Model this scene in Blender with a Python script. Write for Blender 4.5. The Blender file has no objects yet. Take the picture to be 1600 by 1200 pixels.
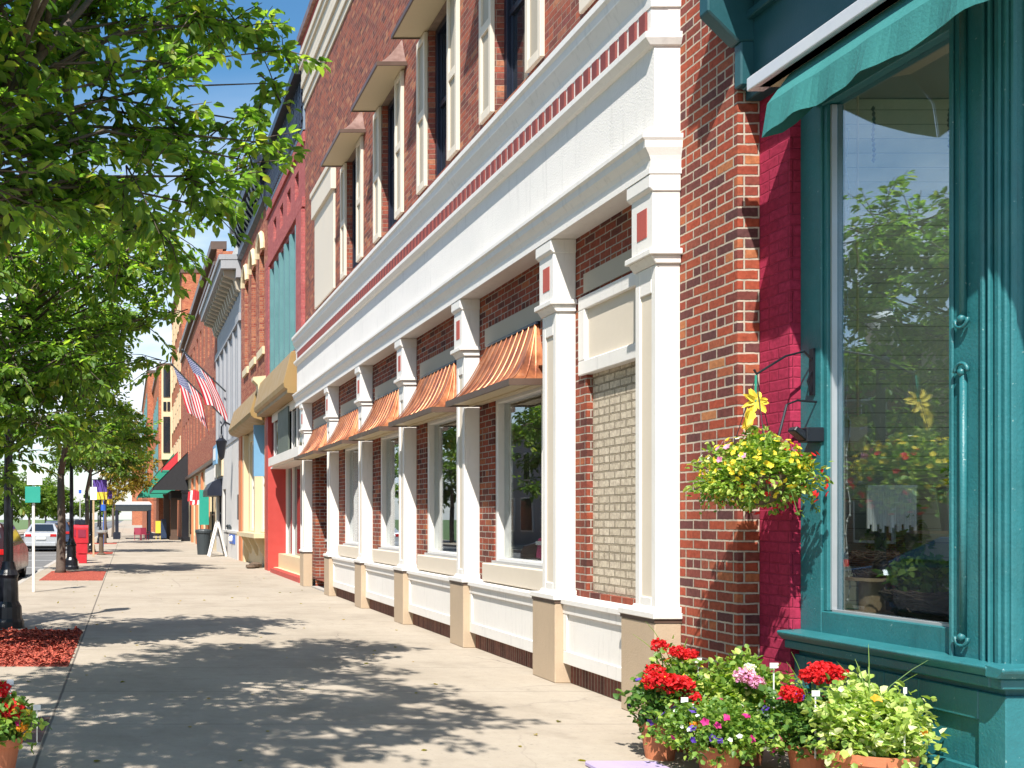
import bpy, bmesh, math, random
import numpy as np
from mathutils import Vector, Matrix
R = math.radians
rng = random.Random(7)
NR = np.random.default_rng(11)
sc = bpy.context.scene
COL = sc.collection
# ------------------------------------------------------------------ camera, sky, sun
cam_d = bpy.data.cameras.new('camera'); cam = bpy.data.objects.new('camera', cam_d); COL.objects.link(cam)
cam.location = (0, 0, 1.65); cam.rotation_euler = (R(90), 0, 0)
cam_d.sensor_width = 36; cam_d.lens = 36
cam_d.shift_x = 601/1600; cam_d.shift_y = 210/1600
cam_d.clip_start = 0.05; cam_d.clip_end = 3000
sc.camera = cam
SUN = Vector((1.0, 1.9, -2.8)).normalized()
el = math.asin(-SUN.z); rot = math.atan2(-SUN.x, -SUN.y)
w = bpy.data.worlds.new('World'); sc.world = w; w.use_nodes = True
nt = w.node_tree; N = nt.nodes; L = nt.links; N.clear()
sky = N.new('ShaderNodeTexSky'); sky.sky_type = 'NISHITA'; sky.sun_disc = False
sky.sun_elevation = el; sky.sun_rotation = rot; sky.air_density = 1.0; sky.dust_density = 0.6; sky.ozone_density = 1.4
hs = N.new('ShaderNodeHueSaturation'); hs.inputs['Hue'].default_value = .492; hs.inputs['Saturation'].default_value = 1.26; hs.inputs['Value'].default_value = 1.32
tc = N.new('ShaderNodeTexCoord'); sp = N.new('ShaderNodeSeparateXYZ')
mp = N.new('ShaderNodeMapping'); mp.inputs['Scale'].default_value = (1.6, 1.6, 5.0)
no = N.new('ShaderNodeTexNoise'); no.inputs['Scale'].default_value = 2.2; no.inputs['Detail'].default_value = 7; no.inputs['Roughness'].default_value = .58
ra = N.new('ShaderNodeMapRange'); ra.inputs[1].default_value = .36; ra.inputs[2].default_value = .62
el_r = N.new('ShaderNodeMapRange'); el_r.inputs[1].default_value = .40; el_r.inputs[2].default_value = .20
mu = N.new('ShaderNodeMath'); mu.operation = 'MULTIPLY'
mx = N.new('ShaderNodeMix'); mx.data_type = 'RGBA'
mx.inputs[7].default_value = (8.0, 8.6, 9.4, 1)
bg = N.new('ShaderNodeBackground'); bg.inputs['Strength'].default_value = .080
out = N.new('ShaderNodeOutputWorld')
L.new(sky.outputs[0], hs.inputs['Color']); L.new(tc.outputs['Generated'], mp.inputs[0]); L.new(tc.outputs['Generated'], sp.inputs[0])
L.new(mp.outputs[0], no.inputs['Vector']); L.new(no.outputs[0], ra.inputs[0]); L.new(sp.outputs[2], el_r.inputs[0])
L.new(ra.outputs[0], mu.inputs[0]); L.new(el_r.outputs[0], mu.inputs[1]); L.new(mu.outputs[0], mx.inputs[0])
L.new(hs.outputs[0], mx.inputs[6]); L.new(mx.outputs[2], bg.inputs[0]); L.new(bg.outputs[0], out.inputs[0])
sd = bpy.data.lights.new('sun', 'SUN'); sd.energy = 5.0; sd.angle = R(.55); sd.color = (1, .955, .88)
so = bpy.data.objects.new('sun', sd); COL.objects.link(so); so.location = (-10, -20, 30)
so.rotation_euler = SUN.to_track_quat('-Z', 'Y').to_euler()
sc.view_settings.view_transform = 'Standard'; sc.view_settings.look = 'None'; sc.view_settings.gamma = 1
sc.view_settings.exposure = 0.8
sc.render.engine = 'CYCLES'
sc.cycles.max_bounces = 8; sc.cycles.transparent_max_bounces = 16; sc.cycles.diffuse_bounces = 4
sc.cycles.caustics_reflective = False; sc.cycles.caustics_refractive = False

# ------------------------------------------------------------------ materials
class M:
    """tiny node helper"""
    def __init__(s, name):
        s.m = bpy.data.materials.new(name); s.m.use_nodes = True
        s.n = s.m.node_tree.nodes; s.l = s.m.node_tree.links
        s.b = s.n['Principled BSDF']; s.o = s.n['Material Output']
    def new(s, t, **kw):
        n = s.n.new(t)
        for k, v in kw.items(): setattr(n, k, v)
        return n
    def put(s, sock, v):
        if isinstance(v, bpy.types.NodeSocket): s.l.new(v, sock)
        elif v is not None:
            if sock.type == 'RGBA' and not hasattr(v, '__len__'): v = (v, v, v, 1)
            if sock.type == 'RGBA' and len(v) == 3: v = (*v, 1)
            sock.default_value = v
    def math(s, op, a, b=None, c=None, clamp=False):
        n = s.new('ShaderNodeMath', operation=op); n.use_clamp = clamp
        s.put(n.inputs[0], a)
        if b is not None: s.put(n.inputs[1], b)
        if c is not None: s.put(n.inputs[2], c)
        return n.outputs[0]
    def pos(s):
        g = s.new('ShaderNodeNewGeometry'); q = s.new('ShaderNodeSeparateXYZ'); s.l.new(g.outputs['Position'], q.inputs[0])
        return g.outputs['Position'], q.outputs[0], q.outputs[1], q.outputs[2]
    def objco(s):
        return s.new('ShaderNodeTexCoord').outputs['Object']
    def comb(s, x, y, z):
        n = s.new('ShaderNodeCombineXYZ'); s.put(n.inputs[0], x); s.put(n.inputs[1], y); s.put(n.inputs[2], z); return n.outputs[0]
    def noise(s, vec, scale, detail=4, rough=.55, stretch=None):
        if stretch:
            mpn = s.new('ShaderNodeMapping'); mpn.inputs['Scale'].default_value = stretch; s.l.new(vec, mpn.inputs[0]); vec = mpn.outputs[0]
        n = s.new('ShaderNodeTexNoise'); n.inputs['Scale'].default_value = scale; n.inputs['Detail'].default_value = detail
        n.inputs['Roughness'].default_value = rough
        s.l.new(vec, n.inputs['Vector']); return n.outputs[0]
    def ramp(s, fac, stops, interp='LINEAR'):
        n = s.new('ShaderNodeValToRGB'); n.color_ramp.interpolation = interp; e = n.color_ramp.elements
        while len(e) < len(stops): e.new(.5)
        for i, (p, c) in enumerate(stops):
            e[i].position = p; e[i].color = (*c, 1) if len(c) == 3 else c
        s.put(n.inputs[0], fac); return n.outputs[0]
    def rng(s, v, a, b, c=0, d=1):
        n = s.new('ShaderNodeMapRange'); n.clamp = True
        s.put(n.inputs[0], v)
        for i, x in enumerate((a, b, c, d)): n.inputs[i+1].default_value = x
        return n.outputs[0]
    def mix(s, f, a, b, mode='MIX'):
        n = s.new('ShaderNodeMix', data_type='RGBA', blend_type=mode); s.put(n.inputs[0], f); s.put(n.inputs[6], a); s.put(n.inputs[7], b)
        return n.outputs[2]
    def bump(s, h, strength=.4, dist=.01):
        n = s.new('ShaderNodeBump'); n.inputs['Strength'].default_value = strength; n.inputs['Distance'].default_value = dist
        s.put(n.inputs['Height'], h); s.l.new(n.outputs[0], s.b.inputs['Normal']); return n.outputs[0]
    def base(s, c=None, rough=None, metal=None, spec=None):
        s.put(s.b.inputs['Base Color'], c)
        if rough is not None: s.put(s.b.inputs['Roughness'], rough)
        if metal is not None: s.put(s.b.inputs['Metallic'], metal)
        if spec is not None: s.b.inputs['Specular IOR Level'].default_value = spec
        return s

def paint(name, col, rough=.45, var=.12, scale=3.0, bumpy=.0, dirt=0.0, metal=0.0, chips=None):
    m = M(name); p = m.pos()
    n1 = m.noise(p[0], scale, 5, .6); n2 = m.noise(p[0], scale*9, 3, .6)
    f = m.math('ADD', m.math('MULTIPLY', m.math('SUBTRACT', n1, .5), var*2.2), m.math('MULTIPLY', m.math('SUBTRACT', n2, .5), var*1.2))
    c = m.mix(1.0, col, m.comb(*(3*[m.math('ADD', 1.0, f)])), 'MULTIPLY')
    if dirt:
        st = m.noise(p[0], 2.2, 6, .65, (6, 6, .8))
        c = m.mix(m.rng(st, .56, .74, 0, dirt), c, tuple(x*.45 for x in col))
    if chips:
        c = m.mix(m.rng(m.noise(p[0], 34, 3, .6), .705, .72), c, chips)
        c = m.mix(m.rng(m.noise(p[0], 1.3, 5, .6), .55, .8, 0, .18), c, chips)
    m.base(c, m.rng(n1, .3, .7, rough-.07, rough+.1), metal)
    if bumpy: m.bump(m.math('ADD', m.noise(p[0], 60, 3), m.math('MULTIPLY', n1, .6)), bumpy, .01)
    return m.m

def brick(name, stops, mortar=(.42, .38, .32), ch=.077, bl=.215, mw=.011, header=6, bump=.9, soot=.5, along=None, hscale=1.0):
    m = M(name); p, x, y, z = m.pos()
    s = m.math('ADD', x, y) if along is None else {'x': x, 'y': y}[along]
    wob = m.math('MULTIPLY', m.math('SUBTRACT', m.noise(p, 14, 2), .5), .010)
    s = m.math('ADD', s, 200.0); zz = m.math('ADD', m.math('ADD', z, 20.0), wob)
    row = m.math('FLOOR', m.math('DIVIDE', zz, ch))
    off = m.math('MULTIPLY', m.math('MODULO', row, 2), .5)
    if header:
        hd = m.math('LESS_THAN', m.math('MODULO', row, header), .5)
        ln = m.math('SUBTRACT', bl, m.math('MULTIPLY', hd, bl*.5))
    else: ln = bl
    u = m.math('ADD', m.math('DIVIDE', s, ln), off)
    col = m.math('FLOOR', u)
    fu = m.math('MULTIPLY', m.math('FRACT', u), ln); fz = m.math('MULTIPLY', m.math('FRACT', m.math('DIVIDE', zz, ch)), ch)
    du = m.math('MINIMUM', fu, m.math('SUBTRACT', ln, fu)); dz = m.math('MINIMUM', fz, m.math('SUBTRACT', ch, fz))
    d = m.math('MINIMUM', du, dz)
    d = m.math('ADD', d, m.math('MULTIPLY', m.math('SUBTRACT', m.noise(p, 55, 3), .5), .006))
    mask = m.rng(d, mw*.5-.0015, mw*.5+.002)
    wn = m.new('ShaderNodeTexWhiteNoise'); m.l.new(m.comb(col, row, 3.1), wn.inputs[0])
    c = m.ramp(wn.outputs[0], stops, 'LINEAR')
    g1 = m.noise(p, 26, 5, .65); g2 = m.noise(p, 1.1, 5, .6)
    c = m.mix(m.rng(g1, .35, .7, 0, .7), c, m.mix(1, c, (.45, .40, .40), 'MULTIPLY'))
    mo = m.mix(m.rng(m.noise(p, 9, 4), .3, .7), mortar, tuple(v*.68 for v in mortar))
    c = m.mix(mask, mo, c)
    if soot: c = m.mix(m.rng(g2, .5, .8, 0, soot), c, m.mix(1, c, (.40, .38, .40), 'MULTIPLY'))
    m.base(c, .86, spec=.25)
    m.bump(m.math('ADD', mask, m.math('MULTIPLY', g1, .35)), bump, .006)
    return m.m

RED = [(0, (.10, .035, .03)), (.2, (.17, .05, .035)), (.4, (.25, .06, .035)), (.6, (.33, .08, .04)), (.8, (.24, .06, .04)), (1, (.40, .13, .055))]
mBrick = brick('red_brick', RED)
mBrickUp = brick('upper_brick', [(0, (.16, .06, .05)), (.3, (.29, .085, .06)), (.6, (.42, .115, .065)), (.8, (.24, .075, .065)), (1, (.54, .23, .12))], mortar=(.34, .25, .19), mw=.009, soot=.35)
PIER = [(0, (.12, .05, .05)), (.18, (.19, .055, .045)), (.36, (.31, .065, .04)), (.55, (.40, .08, .042)), (.7, (.34, .085, .045)), (.84, (.22, .06, .05)), (.95, (.42, .12, .055)), (1, (.48, .20, .085))]
mPier = brick('pier_brick', PIER, mortar=(.54, .46, .37), mw=.014, soot=.3, bump=1.3)
mTanBrick = brick('painted_brick', [(0, (.60, .52, .39)), (1, (.70, .61, .47))], mortar=(.42, .35, .25), mw=.013, header=6, bump=2.5, soot=.12)
mSoldier = brick('soldier_brick', [(0, (.13, .05, .04)), (1, (.27, .11, .08))], mortar=(.33, .26, .2), ch=.5, bl=.065, header=0)
mMagenta = brick('magenta_brick', [(0, (.38, .026, .07)), (1, (.44, .034, .09))], mortar=(.36, .026, .07), mw=.010, soot=.2)
mRose = brick('rose_brick', [(0, (.42, .10, .10)), (1, (.52, .15, .14))], mortar=(.4, .14, .13), soot=.3)
mBrickFar = brick('orange_brick', [(0, (.40, .10, .05)), (.5, (.50, .15, .07)), (1, (.58, .22, .10))], mortar=(.45, .25, .17), soot=.35)
mBrickArc = brick('arched_brick', [(0, (.30, .07, .05)), (.5, (.42, .12, .07)), (1, (.52, .22, .12))], mortar=(.4, .25, .18), soot=.35)
mPaver = brick('paver_brick', [(0, (.30, .09, .07)), (1, (.42, .15, .11))], mortar=(.2, .13, .11), along='x', ch=.1)
mWhite = paint('white_paint', (.76, .73, .685), .5, .06, 1.6, .12, .30)
mStucco = paint('white_stucco', (.77, .74, .70), .75, .06, 1.2, .35, .30)
mCream = paint('cream_panel', (.66, .58, .47), .6, .05, 1.6, .1)
mTanPed = paint('tan_pedestal', (.46, .35, .24), .55, .08, 2.5, .25, .15)
mTaupe = paint('taupe_paint', (.40, .35, .27), .6, .05, 2, .1)
mSoffit = paint('awning_soffit', (.58, .48, .31), .5, .05, 2)
mBrown = paint('brown_trim', (.10, .062, .045), .4, .2, 5)
mRedTile = paint('red_tile', (.44, .085, .06), .6, .15, 6, .2)
mRedDent = paint('red_dentil', (.19, .04, .035), .7, .2, 6, .2)
mNavy = paint('navy_frame', (.012, .016, .030), .35, .2, 4)
mGreyAl = paint('grey_aluminium', (.52, .54, .56), .35, .06, 4, 0, 0, .5)
mTeal = paint('teal_paint', (.022, .150, .168), .42, .22, 3.2, .3, .4, chips=(.20, .34, .33))
mTealD = paint('dark_teal_paint', (.014, .075, .09), .42, .12, 3.2, .1)
mFabric = paint('teal_canvas', (.028, .185, .18), .8, .10, 3, .3)
mSilver = paint('silver_bar', (.68, .69, .72), .4, .06, 3, 0, 0, .3)
mBlack = paint('black_iron', (.010, .011, .016), .32, .25, 4)
mDark = paint('dark_interior', (.045, .04, .036), .9, .2, 2)
mIntWall = paint('interior_wall', (.34, .31, .27), .8, .1, 1)
mGold = paint('gold_cornice', (.31, .20, .075), .5, .08, 2, .1, .1)
mBuff = paint('buff_trim', (.66, .54, .34), .6, .08, 2)
mBlueGrey = paint('blue_grey_iron', (.16, .22, .29), .5, .2, 5)
mVerdigris = paint('verdigris_paint', (.10, .235, .245), .5, .15, 2)
mGreyStone = paint('grey_stone', (.31, .32, .34), .7, .12, 1.5, .2, .25)
mWhiteStone = paint('white_stone', (.60, .58, .55), .7, .09, 1.5, .2, .2)
mRedPaint = paint('red_door_paint', (.46, .055, .045), .5, .12, 5, .15)
mOrange = paint('orange_pilaster', (.55, .19, .08), .6, .1, 3)
mSkyBlue = paint('sky_blue_board', (.15, .32, .50), .5, .05, 2)
mGreenBoard = paint('dark_green_board', (.10, .12, .10), .5, .08, 2)
mBark = paint('bark', (.10, .078, .062), .9, .5, 14, .9)
mTerra = paint('terracotta', (.50, .17, .08), .75, .14, 9, .2, .12)
mTwig = paint('twig', (.11, .075, .05), .9, .5, 20)
mWood = paint('pale_wood', (.46, .32, .19), .7, .15, 12)
mTag = paint('white_tag', (.8, .8, .78), .5, .02)
mTire = paint('tyre', (.015, .015, .016), .8, .2, 6)
mCarRed = paint('car_red', (.03, .006, .008), .2, .05, 2)
mCarSil = paint('car_silver', (.55, .57, .60), .25, .05, 2, 0, 0, .5)
mCarBlue = paint('car_navy', (.03, .05, .10), .25, .05, 2)
mNews = paint('newspaper_red', (.48, .018, .03), .4, .12, 6)
mGreenSign = paint('green_sign', (.02, .30, .22), .5, .08, 5)
mBlueSign = paint('blue_sign', (.03, .12, .50), .5, .05, 5)
mYellow = paint('yellow_petal', (.72, .54, .05), .6, .1, 9)
mPurpleB = paint('purple_banner', (.10, .05, .30), .7, .08, 5)
mLav = paint('lavender_paint', (.42, .34, .55), .6, .1, 5)
mRedCan = paint('red_canvas', (.50, .03, .04), .8, .1, 5)
mBlackCan = paint('black_canvas', (.02, .02, .023), .85, .1, 5)
mGrnCan = paint('green_canvas', (.02, .25, .17), .8, .1, 5)
mWine = paint('wine_plastic', (.25, .02, .05), .5, .08, 5)
mBin = paint('bin_plastic', (.035, .045, .05), .5, .1, 5)
mMagBag = paint('magenta_bag', (.48, .02, .14), .5, .1, 6)
mTealCloth = paint('teal_cloth', (.06, .22, .25), .85, .15, 6)
mSkin = paint('blossom_pink', (.66, .25, .50), .7, .2, 20)
mRoof = paint('flat_roof', (.10, .095, .09), .9, .1, 1)
mKerb = paint('kerb_concrete', (.40, .37, .33), .85, .12, 4, .3, .2)

def siding():
    m = M('clapboard_siding'); p, x, y, z = m.pos()
    f = m.math('FRACT', m.math('DIVIDE', z, .105))
    c = m.mix(m.rng(f, 0, .07), (.02, .02, .018), (.50, .50, .38))
    c = m.mix(m.rng(m.noise(p, 5, 5), .4, .7, 0, .3), c, (.25, .24, .18))
    m.base(c, .7); m.bump(f, 1, .02); return m.m
mSiding = siding()

def copper():
    m = M('copper'); p, x, y, z = m.pos()
    n1 = m.noise(p, 3.5, 6, .65); n2 = m.noise(p, 9, 4, .7, (1, 1, .25))
    c = m.ramp(n1, [(.28, (.24, .085, .05)), (.45, (.44, .15, .065)), (.58, (.58, .24, .11)), (.75, (.34, .17, .13))])
    c = m.mix(m.rng(n2, .58, .78, 0, .6), c, (.42, .28, .22))
    m.base(c, m.rng(n1, .3, .7, .34, .55), .6); m.bump(n2, .25, .01); return m.m
mCopper = copper()
def copper_old():
    m = M('weathered_copper'); p = m.pos()[0]
    c = m.ramp(m.noise(p, 6, 5, .6), [(.3, (.20, .12, .10)), (.6, (.33, .22, .19)), (.8, (.26, .24, .26))])
    m.base(c, .42, .5); return m.m
mCopperOld = copper_old()

def glass(name, refl, tint=(.80, .84, .83), rough=.0, gcol=(.9, .95, 1)):
    m = M(name); m.n.remove(m.b)
    t = m.new('ShaderNodeBsdfTransparent'); m.put(t.inputs[0], tint)
    g = m.new('ShaderNodeBsdfGlossy'); m.put(g.inputs[0], gcol); g.inputs['Roughness'].default_value = rough
    lw = m.new('ShaderNodeLayerWeight'); lw.inputs['Blend'].default_value = .5
    f = m.math('ADD', refl, m.math('MULTIPLY', m.math('POWER', lw.outputs['Facing'], 4.0), .9), clamp=True)
    bp = m.new('ShaderNodeBump'); bp.inputs['Strength'].default_value = .06; bp.inputs['Distance'].default_value = .004
    m.l.new(m.noise(m.pos()[0], 1.4, 1), bp.inputs['Height']); m.l.new(bp.outputs[0], g.inputs['Normal'])
    mi = m.new('ShaderNodeMixShader'); m.put(mi.inputs[0], f); m.l.new(t.outputs[0], mi.inputs[1]); m.l.new(g.outputs[0], mi.inputs[2])
    m.l.new(mi.outputs[0], m.o.inputs[0]); return m.m
mGlass = glass('shop_glass', .22, (.90, .93, .92), gcol=(.74, .87, 1))
mGlass2 = glass('bay_glass', .12, (.9, .93, .92))
m_ = M('dark_glass'); m_.base((.015, .02, .028), .06, spec=.9); mDarkGlass = m_.m
m_ = M('tail_light'); m_.base((.45, .01, .01), .2); mTail = m_.m
m_ = M('frosted_globe'); m_.base((.75, .74, .7), .3); mGlobe = m_.m

def concrete():
    m = M('sidewalk_concrete'); p, x, y, z = m.pos()
    a = m.noise(p, .55, 6, .6); b = m.noise(p, 7, 5, .65); c3 = m.noise(p, 90, 3, .7)
    c = m.ramp(a, [(.3, (.31, .262, .205)), (.5, (.385, .33, .262)), (.7, (.42, .365, .295))])
    c = m.mix(m.rng(b, .35, .75, 0, .4), c, (.29, .245, .195))
    c = m.mix(m.rng(c3, .62, .72, 0, .45), c, (.20, .18, .16))
    c = m.mix(m.rng(c3, .30, .38, .35, 0), c, (.52, .48, .43))
    c = m.mix(m.rng(m.noise(p, 1.6, 7, .7), .52, .70, 0, .45), c, (.22, .185, .145))
    c = m.mix(m.rng(m.noise(p, 22, 4, .7), .58, .66, 0, .35), c, (.20, .175, .15))
    sp1 = m.new('ShaderNodeTexVoronoi'); sp1.inputs['Scale'].default_value = 1.7; m.l.new(p, sp1.inputs['Vector'])
    c = m.mix(m.rng(sp1.outputs['Distance'], .018, .04, .65, 0), c, (.10, .09, .08))
    wob = m.math('MULTIPLY', m.math('SUBTRACT', m.noise(p, 3, 3), .5), .012)
    def line(v, per, offs, w, f):
        q = m.math('ABSOLUTE', m.math('SUBTRACT', m.math('FRACT', m.math('ADD', m.math('DIVIDE', v, per), offs)), .5))
        return m.rng(m.math('ADD', m.math('MULTIPLY', q, per), wob), w*.4, w, f, 0)
    l1 = m.rng(m.math('ABSOLUTE', m.math('ADD', m.math('ADD', x, .62), wob)), .006, .016, .85, 0)
    l2 = line(y, 1.55, .2, .009, .55)
    j = m.math('MAXIMUM', l1, l2)
    c = m.mix(j, c, (.09, .08, .07))
    ck = m.new('ShaderNodeTexVoronoi', feature='DISTANCE_TO_EDGE'); ck.inputs['Scale'].default_value = .33
    dn = m.new('ShaderNodeMix', data_type='VECTOR'); dn.inputs[0].default_value = .18; m.l.new(p, dn.inputs[4])
    nn = m.new('ShaderNodeTexNoise'); nn.inputs['Scale'].default_value = 2.2; nn.inputs['Detail'].default_value = 5; m.l.new(p, nn.inputs['Vector']); m.l.new(nn.outputs['Color'], dn.inputs[5])
    m.l.new(dn.outputs[1], ck.inputs['Vector'])
    c = m.mix(m.math('MULTIPLY', m.rng(ck.outputs[0], .0005, .003, .55, 0), m.rng(m.noise(p, .3, 2), .5, .6)), c, (.13, .11, .10))
    m.base(c, .9, spec=.25)
    m.bump(m.math('SUBTRACT', m.math('ADD', m.math('MULTIPLY', c3, .5), b), m.math('MULTIPLY', j, 2)), .35, .006); return m.m
mConc = concrete()
def asphalt():
    m = M('asphalt'); p = m.pos()[0]
    c = m.ramp(m.noise(p, 40, 5, .7), [(.3, (.10, .10, .10)), (.7, (.17, .165, .16))])
    c = m.mix(m.rng(m.noise(p, .4, 4), .4, .65, 0, .5), c, (.20, .195, .19))
    m.base(c, .88); m.bump(m.noise(p, 120, 2), .4, .005); return m.m
mAsph = asphalt()
def mulch():
    m = M('mulch'); p = m.pos()[0]
    v = m.new('ShaderNodeTexVoronoi'); v.inputs['Scale'].default_value = 38; m.l.new(p, v.inputs['Vector'])
    c = m.ramp(v.outputs['Color'], [(.1, (.20, .03, .02)), (.5, (.44, .075, .045)), (.9, (.56, .14, .08))])
    m.base(c, .9); m.bump(v.outputs['Distance'], 1, .03); return m.m
mMulch = mulch()
def grass():
    m = M('far_grass'); p = m.pos()[0]
    m.base(m.ramp(m.noise(p, .5, 6, .7), [(.3, (.06, .11, .03)), (.7, (.13, .19, .06))]), .95); return m.m
mGrass = grass()

def leafmat(name, cols, trans=.45, rough=.45):
    m = M(name); g = m.new('ShaderNodeNewGeometry')
    c = m.ramp(g.outputs['Random Per Island'], cols)
    m.base(c, rough, spec=.35)
    t = m.new('ShaderNodeBsdfTranslucent'); tc_ = m.mix(1, c, (1.7, 1.9, .55), 'MULTIPLY'); m.l.new(tc_, t.inputs[0])
    mi = m.new('ShaderNodeMixShader'); mi.inputs[0].default_value = trans
    m.l.new(m.b.outputs[0], mi.inputs[1]); m.l.new(t.outputs[0], mi.inputs[2]); m.l.new(mi.outputs[0], m.o.inputs[0]); return m.m
mLeaf = leafmat('tree_leaf', [(0, (.09, .18, .05)), (.4, (.15, .26, .065)), (.75, (.23, .34, .08)), (.93, (.36, .46, .11)), (1, (.32, .27, .09))], .58)
mLeafFar = leafmat('far_leaf', [(0, (.06, .12, .02)), (.5, (.11, .19, .03)), (1, (.20, .27, .05))])
mLeafY = leafmat('yellow_leaf', [(0, (.14, .13, .03)), (.5, (.30, .24, .04)), (1, (.42, .26, .05))])
mLeafPot = leafmat('pot_leaf', [(0, (.07, .16, .03)), (.5, (.16, .28, .05)), (1, (.32, .42, .08))], .35)
mLeafVar = leafmat('variegated_leaf', [(0, (.14, .26, .05)), (.4, (.34, .45, .09)), (.75, (.55, .62, .22)), (1, (.78, .78, .50))], .3)
mLeafDk = leafmat('geranium_leaf', [(0, (.04, .11, .025)), (.6, (.09, .19, .04)), (1, (.20, .30, .06))], .3)
mLeafCal = leafmat('basket_leaf', [(0, (.08, .18, .03)), (.5, (.22, .34, .06)), (.85, (.42, .50, .11)), (1, (.62, .62, .20))], .35)
def petal(name, a, b): return leafmat(name, [(0, a), (1, b)], .25, .6)
mPRed = petal('red_petal', (.50, .008, .015), (.78, .03, .03)); mPYel = petal('yellow_blossom', (.75, .55, .02), (.85, .68, .08))
mPMag = petal('magenta_petal', (.42, .01, .14), (.62, .03, .25)); mPPur = petal('purple_petal', (.07, .03, .30), (.16, .07, .50))
mPWhi = petal('white_petal', (.7, .7, .68), (.85, .85, .82)); mPPink = petal('pink_petal', (.60, .16, .42), (.80, .50, .66)); mPOr = petal('orange_petal', (.75, .25, .02), (.85, .40, .03))

def flagmat():
    m = M('flag_cloth'); uv = m.new('ShaderNodeTexCoord').outputs['UV']; q = m.new('ShaderNodeSeparateXYZ'); m.l.new(uv, q.inputs[0])
    h, f = q.outputs[0], q.outputs[1]                 # h: across the stripes, f: along the fly
    st = m.math('MODULO', m.math('FLOOR', m.math('MULTIPLY', h, 13)), 2)
    c = m.mix(st, (.62, .02, .04), (.8, .78, .76))
    inc = m.math('MULTIPLY', m.math('LESS_THAN', h, 7/13), m.math('LESS_THAN', f, .4))
    gx = m.math('SUBTRACT', m.math('FRACT', m.math('MULTIPLY', h, 9*13/7)), .5); gy = m.math('SUBTRACT', m.math('FRACT', m.math('MULTIPLY', f, 27)), .5)
    d = m.math('SQRT', m.math('ADD', m.math('MULTIPLY', gx, gx), m.math('MULTIPLY', gy, gy)))
    can = m.mix(m.math('LESS_THAN', d, .30), (.02, .035, .20), (.8, .8, .82))
    c = m.mix(inc, c, can); m.base(c, .8)
    t = m.new('ShaderNodeBsdfTranslucent'); m.l.new(c, t.inputs[0]); mi = m.new('ShaderNodeMixShader'); mi.inputs[0].default_value = .35
    m.l.new(m.b.outputs[0], mi.inputs[1]); m.l.new(t.outputs[0], mi.inputs[2]); m.l.new(mi.outputs[0], m.o.inputs[0]); return m.m
mFlag = flagmat()

# ------------------------------------------------------------------ geometry helpers
def link(o): COL.objects.link(o); return o
def tag(o, label=None, cat=None, group=None, kind=None):
    if label: o['label'] = label
    if cat: o['category'] = cat
    if group: o['group'] = group
    if kind: o['kind'] = kind
    return o
def thing(name, loc, label, cat, group=None):
    o = link(bpy.data.objects.new(name, None)); o.empty_display_size = .2; o.location = loc
    return tag(o, label, cat, group)
def root_of(o):
    while o.parent: o = o.parent
    return o
def tree_copy(o, parent=None, loc=None):
    c = o.copy(); link(c); c.parent = parent
    for ch in o.children: tree_copy(ch, c)
    if loc is not None: c.location = loc
    return c

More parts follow.
